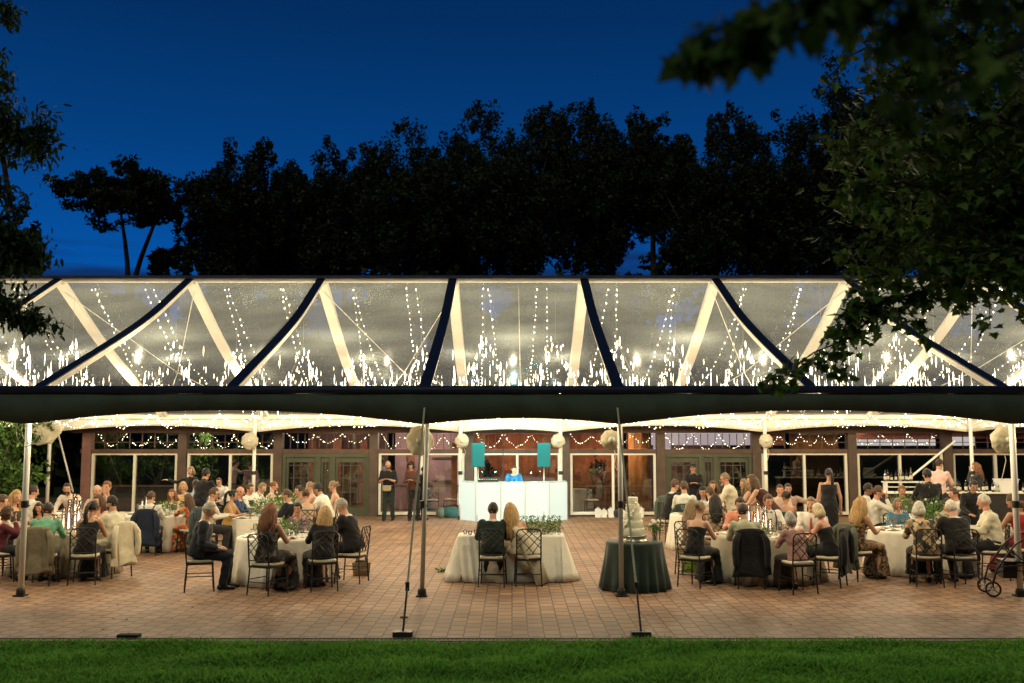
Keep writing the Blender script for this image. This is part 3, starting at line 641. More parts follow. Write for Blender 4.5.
for px in (490, 598):
    p = P(px, 470, YW + 1.2); bush('indoor_plant', 'dark leafy indoor plant behind the glass %s of the booth' % ('just right of the left speaker' if px == 490 else 'to the right'), (p.x, p.y, 1.3), .32, .75, 700, .06, px, 12, 'plant', M_far_leaf)

# ---- near maple on the right, its leaves
def leaf_shape():
    """five lobed leaf in the xy plane, stem at origin pointing +y, about 1 long"""
    half = [(0, 0), (.16, -.06), (.42, .02), (.30, .18), (.55, .42), (.30, .45), (.22, .62), (0, 1.0)]
    a = [(x, y, abs(x) * .22) for x, y in half]; b_ = [(-x, y, abs(x) * .22) for x, y in half]
    return np.array(a), np.array(b_[::-1])
LA, LB = leaf_shape()
def leaves_mesh(pos, size, seed, mt, droop=.5, shape=None):
    r = np.random.default_rng(seed); n = len(pos); A, B = shape or (LA, LB); K = len(A)
    V = np.zeros((n, 2, K, 3))
    yaw = r.uniform(0, 2 * np.pi, n); pit = r.normal(-droop, .55, n); rol = r.normal(0, .5, n); s = size * r.uniform(.6, 1.2, n)
    cy, sy, cp, sp, cr_, sr = np.cos(yaw), np.sin(yaw), np.cos(pit), np.sin(pit), np.cos(rol), np.sin(rol)
    Rz = np.stack([np.stack([cy, -sy, 0 * cy], 1), np.stack([sy, cy, 0 * cy], 1), np.stack([0 * cy, 0 * cy, 1 + 0 * cy], 1)], 1)
    Rx = np.stack([np.stack([1 + 0 * cy, 0 * cy, 0 * cy], 1), np.stack([0 * cy, cp, -sp], 1), np.stack([0 * cy, sp, cp], 1)], 1)
    Ry = np.stack([np.stack([cr_, 0 * cy, sr], 1), np.stack([0 * cy, 1 + 0 * cy, 0 * cy], 1), np.stack([-sr, 0 * cy, cr_], 1)], 1)
    M = Rz @ Rx @ Ry
    for h, S in enumerate((A, B)): V[:, h] = np.einsum('nij,kj->nki', M, S) * s[:, None, None] + pos[:, None, :]
    o = bpy.data.objects.new('leaves', npmesh('leaves', V.reshape(-1, 3), K, mt)); COL.objects.link(o); return o
M_maple = foliage_mat('maple leaves', (.028, .078, .013), (.12, .20, .036), .4)
mp_t = thing('maple_tree', 'leafy maple reaching in from the right edge in front of the tent', 'tree', (7.4, 9.6, 0))
O = Vector((7.4, 9.6, 0)); mb = MB(); mb.tube([(0, 0, 0), (.1, 0, 2.2), (-.2, 0, 5), (-.3, .2, 9)], [.26, .2, .16, .06], 10); mb.build('trunk', M_bark, mp_t)
rl = np.random.default_rng(5); LP = []; mbl = MB()
def limb(pts, r0, twig, n_leaf, spread, leafp=True):
    pts = [Vector(p) - O for p in pts]; mbl.tube(pts, [r0 * (1 - .85 * i / (len(pts) - 1)) for i in range(len(pts))], 6)
    for i in range(twig):
        u = (i + 1) / (twig + .5); k = min(int(u * (len(pts) - 1)), len(pts) - 2); fr = u * (len(pts) - 1) - k; p = pts[k].lerp(pts[k + 1], fr)
        d = Vector((rng.gauss(0, 1), rng.gauss(0, .8), rng.gauss(-.35, .6))).normalized() * spread * rng.uniform(.5, 1.2); q = p + d; md = p + d * .5 + Vector((0, 0, .05))
        mbl.tube([p, md, q], [r0 * .22, r0 * .14, .003], 4)
        for j in range(n_leaf):
            t = rng.uniform(.2, 1.1); c = p + d * t; jt = min(.07, spread * .35); LP.append((c.x + rng.gauss(0, jt), c.y + rng.gauss(0, jt), c.z + rng.gauss(0, jt) - jt * .3))
Y9 = 9.4
for (ax, ay), (bx, by), yy, sp in (((1090, 330), (860, 40), 9.2, .75), ((1090, 250), (840, 120), 9.6, .8), ((1090, 250), (835, 190), 9.0, .75), ((1090, 330), (850, 240), 9.8, .65), ((1100, 150), (900, 20), 9.0, .8), ((1100, 320), (930, 180), 10.4, .8),
        ((1100, 100), (950, -30), 9.6, .8), ((1100, 300), (960, 265), 8.8, .6), ((1100, 200), (960, 120), 8.6, .8), ((1100, 250), (900, 160), 10.6, .8), ((1100, 290), (1000, 60), 10.2, .8), ((1110, 260), (930, 230), 9.9, .6), ((1100, 270), (1000, 240), 9.2, .6), ((1080, 60), (880, 90), 10, .8), ((1100, 310), (1010, 180), 8.9, .7)):
    a = P(ax, ay, yy + .2); c = P(bx, by, yy); m1 = a.lerp(c, .4) + Vector((0, .1, .25)); m2 = a.lerp(c, .75) + Vector((0, -.1, .2)); limb([a, m1, m2, c], .05, 32, 20, sp)
# the hanging spray in front of the clear roof
limb([P(1040, 255, Y9), P(960, 282, Y9), P(890, 300, Y9), P(862, 318, Y9)], .028, 24, 9, .25)
limb([P(905, 296, Y9), P(868, 300, Y9), P(845, 300, Y9)], .012, 12, 9, .2)
limb([P(880, 310, Y9), P(850, 338, Y9), P(815, 352, Y9), P(785, 372, Y9), P(768, 382, Y9)], .014, 17, 7, .13)
limb([P(868, 300, Y9), P(845, 325, Y9), P(838, 350, Y9), P(834, 380, Y9)], .011, 13, 6, .12)
limb([P(900, 300, Y9), P(915, 318, Y9), P(922, 328, Y9)], .01, 6, 6, .12); limb([P(960, 282, Y9), P(915, 288, Y9), P(880, 286, Y9)], .012, 8, 7, .2)
mbl.build('limbs', M_bark, mp_t); lv = leaves_mesh(np.array(LP), .11, 6, M_maple); lv.parent = mp_t
# blurred sprig overhead close to the camera
nr = thing('maple_tree', 'out of focus leafy sprig hanging at the top near the camera', 'tree', (3.2, 1.6, 0)); O = Vector((3.2, 1.6, 0)); LP = []; mbl = MB(); YN = 2.1
mb = MB(); mb.tube([(0, 0, 0), (.05, 0, 2.5), (.1, .1, 6)], [.17, .14, .08], 10); mb.build('trunk', M_bark, nr)
limb([(3.3, 1.7, 4.2), P(1000, -60, YN), P(860, -20, YN), P(800, 15, YN)], .02, 30, 6, .07); limb([P(860, -20, YN), P(770, 22, YN), P(715, 42, YN), P(690, 48, YN)], .006, 26, 6, .055)
limb([P(960, -30, YN), P(890, 30, YN + .1), P(870, 60, YN + .2)], .006, 8, 3, .05); limb([P(1040, -40, YN), P(960, 20, YN + .2), P(900, 60, YN + .4)], .008, 14, 4, .12)
limb([P(1060, 20, YN), P(960, 80, YN + .3), P(880, 110, YN + .5)], .008, 12, 4, .12)
mbl.build('limbs', M_bark, nr); lv = leaves_mesh(np.array(LP), .066, 9, M_maple, .9); lv.parent = nr
# locust foliage on the left edge
lo = thing('locust_tree', 'feathery leaved tree reaching in from the left edge', 'tree', (-7.2, 9.3, 0)); O = Vector((-7.2, 9.3, 0)); LP = []; mbl = MB()
mb = MB(); mb.tube([(0, 0, 0), (0, 0, 3), (.1, 0, 8)], [.2, .16, .08], 10); mb.build('trunk', M_bark, lo)
for (ax, ay), (bx, by), tw, nl, sp in (((-80, 120), (48, 140), 22, 46, .26), ((-60, 80), (5, 75), 10, 30, .22), ((-50, 0), (12, 12), 9, 36, .13), ((-60, 270), (22, 236), 26, 50, .24), ((-60, 310), (50, 322), 20, 30, .13), ((-70, 290), (8, 300), 18, 46, .24), ((-60, 170), (3, 195), 14, 36, .26), ((-70, 110), (22, 130), 20, 50, .28), ((-60, 250), (38, 262), 18, 44, .16)):
    a = P(ax, ay, 9.3); c = P(bx, by, 9.2); limb([a, a.lerp(c, .4) + Vector((0, 0, .12)), a.lerp(c, .75) + Vector((0, 0, .06)), c], .03, int(tw * 1.5), int(nl * 1.3), sp)
mbl.tube([P(2, 150, 9.2) - O, P(10, 200, 9.2) - O, P(16, 222, 9.2) - O], [.03, .02, .008], 5)
SL = (np.array([(0, 0, 0), (.16, .3, .03), (.12, .75, .02), (0, 1, 0)]), np.array([(0, 1, 0), (-.12, .75, .02), (-.16, .3, .03), (0, 0, 0)]))
mbl.build('limbs', M_bark, lo); lv = leaves_mesh(np.array(LP), .085, 12, foliage_mat('locust leaflets', (.022, .050, .016), (.055, .10, .030), .3), .8, SL); lv.parent = lo
# ============================================================ PEOPLE
SKIN = {'l': (.56, .32, .21), 'm': (.46, .25, .155), 'd': (.20, .10, .06), 'r': (.58, .29, .20)}
def skin(k): return mat('skin ' + k, SKIN[k], .5, .06, 20, spec=.35)
HAIRC = {'black': (.010, .008, .007), 'dark': (.028, .016, .010), 'brown': (.075, .038, .018), 'auburn': (.17, .065, .025), 'blonde': (.42, .26, .10), 'ash': (.22, .15, .08), 'grey': (.34, .31, .26), 'white': (.60, .56, .48), 'platinum': (.62, .52, .32)}
def hairm(k):
    if 'hair ' + k in MATS: return MATS['hair ' + k]
    m = mat('hair ' + k, HAIRC[k], .5, .38, 3, bump=.7, bscale=5, spec=.35); nt = m.node_tree; tc = [n for n in nt.nodes if n.type == 'TEX_COORD'][0]
    mp = nt.nodes.new('ShaderNodeMapping'); mp.inputs['Scale'].default_value = (26, 26, 3.5); nt.links.new(tc.outputs['Object'], mp.inputs[0])
    for n in nt.nodes:
        if n.type == 'TEX_NOISE': nt.links.new(mp.outputs[0], n.inputs['Vector'])
    return m
M_eye = mat('eye', (.03, .02, .015), .2); M_lip = mat('lips', (.38, .10, .08), .5); M_shoe = mat('black shoe leather', (.012, .011, .010), .35)
REMESH = []          # (object, voxel, extra mesh builder, materials)
SEC = {'m': [(0, .165, .115), (.25, .150, .110), (.5, .155, .110), (.72, .178, .112), (.88, .178, .100), (.97, .120, .080), (1.0, .075, .065)],
       'f': [(0, .175, .118), (.22, .145, .105), (.42, .125, .095), (.68, .150, .118), (.86, .155, .092), (.97, .105, .070), (1.0, .065, .058)]}
def ring(c, x, v, rx, ry, n=16): return [c + x * (rx * math.cos(2 * math.pi * j / n)) + v * (ry * math.sin(2 * math.pi * j / n)) for j in range(n)]
def torso(mb, J, t0, t1, off, flare=0):
    S = SEC[J['sex']]; ts = sorted(set([t0, t1] + [s[0] for s in S if t0 < s[0] < t1])); rs = []
    for t in ts:
        rx = np.interp(t, [s[0] for s in S], [s[1] for s in S]) * J['fat']; ry = np.interp(t, [s[0] for s in S], [s[2] for s in S]) * J['fat'] * (1.0 if J['fat'] < 1.1 else 1.1)
        rs.append(ring(J['P'] + J['d'] * (J['tl'] * t), Vector((1, 0, 0)), J['v'], float(rx) + off + flare * max(0, .35 - t), float(ry) + off + flare * max(0, .35 - t)))
    mb.loft(rs)
def arms(mb, J, off, end=1.0, side=(0, 1), start=0):
    for s in side:
        S, E, W = J['S'][s], J['E'][s], J['W'][s]; k = J['fat'] ** .5 * (1 if J['sex'] == 'm' else .88)
        if start == 0:
            mb.cap(S, E, .056 * k + off, .044 * k + off)
            if end <= .5: continue
        e2 = E.lerp(W, (end - .5) * 2); mb.cap(E, e2, .043 * k + off, .028 * k + off + .002)
def legs(mb, J, off, end=1.0):
    for s in (0, 1):
        H, K, A = J['HJ'][s], J['K'][s], J['A'][s]; k = J['fat'] ** .5
        mb.cap(H, K, .088 * k + off, .060 * k + off); mb.cap(K, K.lerp(A, end), .058 * k + off, (.040 + (.012 if off > .005 else 0)) * k + off)
def joints(kind, sex, lean, arm, fat, hp, hy, sway=0):
    J = dict(sex=sex, fat=fat, kind=kind); l = R(lean); J['d'] = Vector((math.sin(R(sway)), math.sin(l), math.cos(l))).normalized(); J['v'] = Vector((0, math.cos(l), -math.sin(l)))
    sit = kind == 'S'
    J['P'] = Vector((0, -.03, .545)) if sit else Vector((0, -.10 * math.sin(l), .95)); J['tl'] = .50 if sit else .51
    Nk = J['P'] + J['d'] * J['tl']; J['N'] = Nk; sw = .175 if sex == 'm' else .150; sw *= (fat ** .4)
    J['S'] = [Nk + Vector((s * sw, 0, 0)) - J['d'] * .050 for s in (-1, 1)]
    f = J['v']; up = Vector((0, 0, 1)); E = []; W = []; Fd = []
    a = arm if isinstance(arm, (list, tuple)) else (arm, arm)
    for s, k, S in ((-1, a[0], J['S'][0]), (1, a[1], J['S'][1])):
        tz = .80 - S.z
        if k == 'table': e_ = Vector((s * .07, .13, -.23)); w_ = Vector((-s * .04, .36, tz)) if sit else Vector((-s * .02, .36, -.34)); fd = Vector((-s * .4, 1, -.1))
        elif k == 'lap': e_ = Vector((s * .06, -.02, -.28)); w_ = Vector((-s * .05, .20, -.34)); fd = Vector((-s * .5, 1, -.2))
        elif k == 'face': e_ = Vector((s * .04, .24, -.14)); w_ = Vector((-s * .10, .20, .08)); fd = Vector((-s * .3, -.1, 1))
        elif k == 'reach': e_ = Vector((s * .05, .24, -.14)); w_ = Vector((-s * .03, .48, -.12)); fd = Vector((0, 1, 0))
        elif k == 'side': e_ = Vector((s * .25, .10, -.08)); w_ = Vector((s * .46, .18, -.02)); fd = Vector((s, .3, .1))
        elif k == 'phone': e_ = Vector((s * .07, .06, -.27)); w_ = Vector((-s * .09, .25, -.20)); fd = Vector((-s * .7, .8, .3))
        elif k == 'hip': e_ = Vector((s * .20, -.08, -.24)); w_ = Vector((s * .04, .05, -.42)); fd = Vector((-s * .5, .6, -.5))
        else: e_ = Vector((s * .07, -.02, -.29)); w_ = Vector((s * .08, .06, -.54)); fd = Vector((0, .15, -1))
        E.append(S + e_); W.append(S + w_); Fd.append(fd.normalized())
    J['E'], J['W'], J['Fd'] = E, W, Fd
    if sit:
        J['HJ'] = [Vector((s * .09, -.01, .53)) for s in (-1, 1)]; J['K'] = [Vector((s * .11, .42, .52)) for s in (-1, 1)]; J['A'] = [Vector((s * .12, .40 - .06 * (s > 0), .09)) for s in (-1, 1)]
    else:
        J['HJ'] = [Vector((s * .09, J['P'].y, .92)) for s in (-1, 1)]; J['K'] = [Vector((s * .10, .02 + J['P'].y * .6, .50)) for s in (-1, 1)]; J['A'] = [Vector((s * .12, -.02 + .06 * s, .09)) for s in (-1, 1)]
    J['H'] = Nk + Vector((J['d'].x * .18, math.sin(R(lean * .6 + hp * .35)) * .18 + .02, .170 - .02 * (lean > 15)))
    J['HM'] = Matrix.Translation(J['H']) @ Matrix.Rotation(R(hy), 4, 'Z') @ Matrix.Rotation(-R(hp), 4, 'X')
    return J
def hand(mb, W, fd, s, closed=.4):
    fd = fd.normalized(); up = Vector((0, 0, 1)) if abs(fd.z) < .8 else Vector((0, -1, 0)); x = fd.cross(up).normalized(); z = x.cross(fd).normalized(); st = len(mb.v)
    M = Matrix((x, fd, z)).transposed().to_4x4(); M.translation = W; h = MB()
    h.ball((0, .045, 0), (.040, .055, .017), 8, 5)
    for i, (fx, ln) in enumerate(((-.028, .068), (-.010, .080), (.009, .075), (.027, .058))):
        fx *= s; b0 = Vector((fx, .082, 0)); b1 = b0 + Vector((fx * .15, ln * .5, -.008)); b2 = b1 + Vector((0, ln * .5 * math.cos(closed), -ln * .5 * math.sin(closed) - .004)); h.tube([b0 - Vector((0, .02, 0)), b0, b1, b2], [.009, .0095, .0085, .006], 6)
    h.tube([(-s * .028, .02, 0), (-s * .052, .048, -.006), (-s * .056, .078, -.014)], [.013, .011, .007], 6)
    mb.add([M @ Vector(v) for v in h.v], h.f)
def headfn(u):
    k = Vector((1, 1, 1))
    if u.z < 0: k.x = 1 - .30 * (-u.z) ** 1.2 ; k.y = 1 - .16 * (-u.z) + (.10 * max(0, u.y) * (-u.z))
    if u.y < -.2 and u.z < -.3: k.y *= .82
    return k
def make_head(J, mb, hairmat):
    M = J['HM']; s0 = len(mb.v); k = 1.0 if J['sex'] == 'm' else .94
    mb.cur = 0; mb.ball((0, 0, 0), (.080 * k, .097 * k, .118 * k), 20, 16, headfn)
    mb.tube([(0, .088 * k, .018), (0, .104 * k, -.012), (0, .110 * k, -.024), (0, .090 * k, -.034)], [.007, .011, .014, .009], 8)
    for s in (-1, 1): mb.ball((s * .078 * k, -.006, -.004), (.010, .019, .030), 8, 6)
    mb.ball((0, .074 * k, -.094 * k), (.026, .020, .018), 8, 6)
    mb.cur = 1
    for s in (-1, 1): mb.ball((s * .030 * k, .083 * k, .006), (.013, .009, .0075), 8, 5)
    mb.cur = 2; mb.ball((0, .0865 * k, -.056), (.022, .009, .007), 8, 5)
    mb.cur = 3
    for s in (-1, 1): mb.tube([(s * .014, .092 * k, .026), (s * .032, .088 * k, .030), (s * .048, .074 * k, .025)], [.004, .005, .003], 5)
    mb.cur = 0; mb.xform(M, s0)
def make_hair(J, style, seed=0):
    mb = MB(); k = 1.0 if J['sex'] == 'm' else .94; rx, ry, rz = .081 * k, .096 * k, .118 * k
    vol = {'short': 1.09, 'crop': 1.05, 'bald': 1.03, 'long': 1.13, 'bun': 1.10, 'pony': 1.10, 'curly': 1.34, 'bob': 1.17, 'big': 1.15}[style]
    low = {'short': -.52, 'crop': -.4, 'bald': -.35, 'long': -.75, 'bun': -.45, 'pony': -.4, 'curly': -.75, 'bob': -.75, 'big': -.8}[style]
    def fn(u):
        face = u.y > .22 + .25 * max(0, abs(u.x)) and u.z < .52
        ear = abs(u.x) > .8 and u.z < -.05 and u.y > -.45 and style in ('short', 'crop', 'bald', 'bun')
        a = .86 if face or ear or u.z < low and u.y > -.9 and style not in ('long', 'big') else vol
        if u.z < low and u.y <= -.3: a = min(a, .95)
        if style == 'bald' and u.z > .25 and u.y > -.75: a = .9
        a += (.05 * noise.noise((u.x * 3 + seed, u.y * 3, u.z * 3)) + .035 * noise.noise((u.x * 11 + seed, u.y * 11, u.z * 4))) if a > 1 else 0
        if style in ('curly', 'big') and a > 1: a += .09 * noise.noise((u.x * 8 + seed, u.y * 8, u.z * 8))
        return headfn(u) * a
    mb.ball((0, 0, .004), (rx, ry, rz), 28, 20, fn)
    def lock(pts, rad, ell, n=14):
        st = len(mb.v); mb.tube(pts, rad, n, True, ell)
        for i in range(st, len(mb.v)):
            v = Vector(mb.v[i]); q = noise.noise((v.x * 26 + seed, v.y * 26, v.z * 7)); mb.v[i] = tuple(v + Vector((q * .020, q * .016, q * .01)))
    if style in ('long', 'big'):
        L_ = .34 if style == 'long' else .26; w_ = 1 if style == 'long' else 1.15
        lock([(0, -.03, .06), (0, -.055, -.02), (0, -.075, -.10), (0, -.095, -.18), (0, -.105, -.10 - L_ * .6), (0, -.10, -.10 - L_), (0, -.10, -.13 - L_)], [.075, .09 * w_, .098 * w_, .10 * w_, .10 * w_, .085, .05], .5)
        for s in (-1, 1): lock([(s * .06, .01, .05), (s * .085, .01, -.04), (s * .092, .0, -.12), (s * .085, .02, -.20), (s * .075, .03, -.27)], [.02, .028, .032, .03, .012], 1.0, 8)
        for q in range(16):
            a = -math.pi * (q + .5) / 16; x_, y_ = math.cos(a), math.sin(a); w2 = w_ * rng.uniform(.9, 1.1); e_ = rng.uniform(.6, 1.15) * L_
            lock([(x_ * .05, y_ * .06, .085), (x_ * .082 * w2, y_ * .092 * w2, .02), (x_ * .098 * w2, y_ * .105 - .005, -.07), (x_ * .105 * w2 + rng.gauss(0, .008), y_ * .085 - .04, -.15), (x_ * .10 * w2 + rng.gauss(0, .015), y_ * .06 - .07, -.10 - e_ * .6), (x_ * .085 + rng.gauss(0, .02), y_ * .04 - .09, -.12 - e_)], [.015, .024, .028, .028, .024, .006], 1.0, 7)
    if style == 'bob': lock([(0, -.02, .03), (0, -.035, -.05), (0, -.04, -.11)], [.09, .10, .075], .8)
    if style == 'bun': mb.ball((0, -.105, .045), (.045, .042, .042), 12, 8, lambda u: 1 + .12 * noise.noise(u * 6))
    if style == 'pony': mb.ball((0, -.095, .06), (.03, .03, .03)); lock([(0, -.11, .06), (0, -.15, .0), (0, -.155, -.12), (0, -.13, -.26), (0, -.12, -.33)], [.025, .036, .036, .028, .008], 1.0, 10)
    if style == 'curly':
        for q in range(26):
            u = Vector((rng.gauss(0, 1), rng.gauss(-.3, .8), rng.gauss(.2, .7))).normalized()
            if u.y > .3 and u.z < .5: continue
            mb.ball(Vector((u.x * rx, u.y * ry, u.z * rz)) * 1.22, .030, 7, 5)
    mb.xform(J['HM']); return mb
def person(px, py, kind, yaw, label, cloth_='shirt', c1=(.6, .57, .48), c2=(.02, .02, .022), hair='short', hc='brown', sk='l', sex='m', Y=None, arm=None, lean=8, hp=8, hy=0, fat=1.0, extra=(), group='guests at the wedding dinner', sway=0):
    hy = hy or rng.uniform(-24, 24); sway = sway or rng.uniform(-7, 7); lean += rng.uniform(-3, 5); yaw += rng.uniform(-6, 6)
    arm = arm or ('table' if kind == 'S' else 'down')
    J = joints(kind, sex, lean, arm, fat, hp, hy, sway); hz = J['H'].z
    if Y is None: d = ray(px, py); Y = d.y * (hz * (.965 if sex == 'm' else .94) - HC) / d.z
    H = P(px, py, Y); s = min(1.13, max(.86, H.z / hz)); rot = Matrix.Rotation(R(yaw), 3, 'Z'); o = rot @ Vector((J['H'].x, J['H'].y, 0)) * s
    root = thing('person', label, 'person', (H.x - o.x, H.y - o.y, 0), R(yaw), group); root.scale = (s, s, s)
    mb = MB(); torso(mb, J, 0, 1, -.004); mb.cap(J['N'] - J['d'] * .06, J['H'] - Vector((0, .01, .03)), .062 if sex == 'm' else .048, .057 if sex == 'm' else .045); arms(mb, J, 0); legs(mb, J, -.004)
    for s_, (A, K) in enumerate(zip(J['A'], J['K'])): mb.cap(A + Vector((0, -.03, -.045)), A + Vector((0, .13, -.055)), .038, .030)
    ob = mb.build('body', skin(sk), root); ex = MB(); make_head(J, ex, None)
    for i in (0, 1): hand(ex, J['W'][i], J['Fd'][i], -1 if i else 1)
    REMESH.append((ob, .016, ex, [skin(sk), M_eye, M_lip, hairm(hc)]))
    def add(name, mb, mt, vox=.019): o = mb.build(name, mt, root); REMESH.append((o, vox, None, None)); return o
    if hair: make_hair(J, hair, px * .37).build('hair', hairm(hc), root)
    m1 = c1 if not isinstance(c1, tuple) else cloth(c1); m2 = c2 if not isinstance(c2, tuple) else cloth(c2)
    def shoes():
        for A in J['A']: mb = MB(); mb.cap(A + Vector((0, -.035, -.042)), A + Vector((0, .04, -.038)), .048, .044); mb.cap(A + Vector((0, .04, -.045)), A + Vector((0, .17, -.058)), .042, .030); add('shoe', mb, M_shoe, .014)
    def skirt(to=.10, wide=0):
        mb = MB(); X = Vector((1, 0, 0))
        if kind == 'S':
            K = J['K'][0]; rs = [ring(J['P'] + J['d'] * .12, X, J['v'], .15 * fat, .12), ring(J['P'] + Vector((0, .02, -.01)), X, Vector((0, .7, -.7)), .19 * fat, .14), ring(Vector((0, .20, .535)), X, Vector((0, .2, -1)), .205 * fat, .11), ring(Vector((0, .42, .50)), X, Vector((0, -.7, -.7)).normalized(), .21, .115),
                  ring(Vector((0, .45, .32)), X, Vector((0, -1, 0)), .20 + wide * .3, .12 + wide * .3), ring(Vector((0, .44, to)), X, Vector((0, -1, 0)), .22 + wide, .15 + wide)]
        else:
            rs = [ring(J['P'] + J['d'] * (.15 - .0), X, J['v'], .14 * fat, .11), ring(J['P'] + Vector((0, 0, -.03)), X, Vector((0, 1, 0)), .19 * fat, .135 * fat), ring(Vector((0, 0, .55)), X, Vector((0, 1, 0)), .19 + wide * .4, .15 + wide * .4), ring(Vector((0, -.02, to)), X, Vector((0, 1, 0)), .23 + wide, .20 + wide)]
        for r_ in rs[-2:]:
            for j in range(len(r_)): r_[j] = r_[j] + (r_[j] - sum(r_, Vector()) / len(r_)) * (.10 * math.sin(j * 2.7 + px))
        mb.loft(rs); return mb
    if cloth_ in ('shirt', 'suit', 'vest', 'sleeves'):
        mb = MB(); torso(mb, J, -.08 if kind == 'T' else -.02, .985, .012); arms(mb, J, .011, .62 if 'rolled' in extra else .96)
        mb.tube([J['N'] - J['d'] * .02, J['N'] + J['d'] * (.012 if cloth_ == 'suit' else .035) + Vector((0, .005, 0))], [.072, .068], 12)
        nm = 'shirt'; add(nm, mb, m1 if cloth_ != 'suit' else cloth((.62, .60, .54)))
        mb = MB(); legs(mb, J, .014, .97); torso(mb, J, -.06, .16, .010); add('trousers', mb, m2 if cloth_ != 'suit' else m1); shoes()
        if cloth_ == 'suit':
            mb = MB(); torso(mb, J, -.16 if kind == 'T' else -.08, .965, .026, .10); arms(mb, J, .024, .92); add('jacket', mb, m1)
        if cloth_ == 'vest': mb = MB(); torso(mb, J, .0, .86, .020); add('waistcoat', mb, cloth((.02, .022, .03)))
    elif cloth_ == 'dress':       # strapless or sleeveless
        mb = skirt(.05 if kind == 'S' else .04, .03); torso(mb, J, -.14, .76 if 'strapless' in extra else .88, .012)
        if 'strapless' not in extra:
            for s_ in (-1, 1): mb.cap(J['P'] + J['d'] * (J['tl'] * .86) + Vector((s_ * .095, 0, 0)) + J['v'] * .06, J['N'] + Vector((s_ * .085, 0, .0)) - J['d'] * .01, .022, .018); mb.cap(J['N'] + Vector((s_ * .085, 0, .0)) - J['d'] * .01, J['P'] + J['d'] * (J['tl'] * .84) + Vector((s_ * .095, 0, 0)) - J['v'] * .07, .018, .022)
        add('dress', mb, m1); shoes()
    elif cloth_ == 'sleevedress': mb = skirt(.05, .02); torso(mb, J, -.14, .95, .014); arms(mb, J, .012, .5 if 'short' in extra else .92); add('dress', mb, m1); shoes()
    elif cloth_ == 'top': mb = MB(); torso(mb, J, -.14, .96, .016); arms(mb, J, .014, .93); add('blouse', mb, m1); add('skirt', skirt(.12, .0), m2); shoes()
    if 'tie' in extra or 'redtie' in extra:
        mb = MB(); mt = cloth((.40, .07, .05) if 'redtie' in extra else (.02, .03, .08), 'tie'); a = J['P'] + J['d'] * (J['tl'] * .95) + J['v'] * .085; c = J['P'] + J['d'] * (J['tl'] * .35) + J['v'] * .140; m_ = J['P'] + J['d'] * (J['tl'] * .7) + J['v'] * .138
        mb.tube([a, m_, c, c - J['d'] * .04], [.018, .024, .036, .004], 8, True, .35); mb.build('tie', mt, root)
    if 'bowtie' in extra:
        a = J['P'] + J['d'] * (J['tl'] * .99) + J['v'] * .078; mb = MB(); 
        for s_ in (-1, 1): mb.tube([a, a + Vector((s_ * .03, 0, 0)), a + Vector((s_ * .055, 0, 0))], [.010, .022, .026], 8, True, .4)
        mb.build('bow_tie', M_shoe, root)
    if 'suspenders' in extra:
        for s_ in (-1, 1):
            S = lambda t, k, w_: J['P'] + J['d'] * (J['tl'] * t) + J['v'] * k + Vector((s_ * w_, 0, 0))
            mb = MB(); mb.tube([S(.05, -.134, .05), S(.5, -.128, .045), S(.8, -.128, .085), S(.95, -.085, .11), S(.99, -.02, .115), S(.95, .06, .11), S(.8, .128, .105), S(.5, .128, .10), S(.1, .128, .10)], .013, 6, True, .5); mb.build('suspender', M_shoe, root)
    if 'glasses' in extra:
        mb = MB()
        for s_ in (-1, 1):
            mb.tube([Vector((s_ * .032, .099, .006)) + Vector((.021 * math.cos(t), 0, .016 * math.sin(t))) for t in [i * math.pi / 4 for i in range(9)]], .0032, 5); mb.tube([(s_ * .053, .098, .008), (s_ * .080, .0, .010)], .003, 5)
        mb.tube([(-.011, .101, .008), (.011, .101, .008)], .003, 5); mb.xform(J['HM']); mb.build('glasses', M_dark_metal, root)
    if 'beard' in extra:
        mb = MB(); mb.ball((0, .030, -.070), (.062, .066, .058), 14, 10, lambda u: 1 if u.z < .35 else .9); mb.xform(J['HM']); mb.build('beard', hairm(hc), root)
    if 'cap' in extra:
        mb = MB(); mb.lathe([(.086, 0), (.092, .03), (.086, .07), (.04, .095), (.001, .10)], (0, -.005, .045), 16); mb.box((0, .10, .045), (.11, .09, .012)); mb.xform(J['HM']); mb.build('cap', cloth((.015, .015, .017)), root)
    if 'pouch' in extra:
        mb = MB(); mb.loft([ring(Vector((.02, .16, z_)), Vector((1, 0, 0)), Vector((0, 1, 0)), rx, .045) for z_, rx in ((.86, .10), (.90, .13), (1.0, .13), (1.03, .12))]); mb.tube([(-.17, .0, 1.02), (-.1, .13, 1.02), (.14, .13, 1.02), (.17, 0, 1.02)], .012, 6); mb.build('waist_pouch', cloth((.30, .26, .17)), root)
    if 'veil' in extra:
        mb = MB(); mb.tube([J['N'] + Vector((.03, -.12, -.1)), Vector((.02, -.15, .80)), Vector((.10, -.13, .55)), Vector((.24, -.05, .32)), Vector((.34, -.08, .03))], [.10, .15, .19, .17, .20], 20, True, .35)
        for i, v in enumerate(mb.v): v = Vector(v); v.x += .02 * math.sin(v.y * 60 + i * 1.9); v.z = max(v.z, .015); mb.v[i] = tuple(v)
        mb.build('veil', mat('ivory tulle', (.72, .66, .50), .8, .08, 10, trans=.4), root)
    root['_Y'] = Y; return root, s

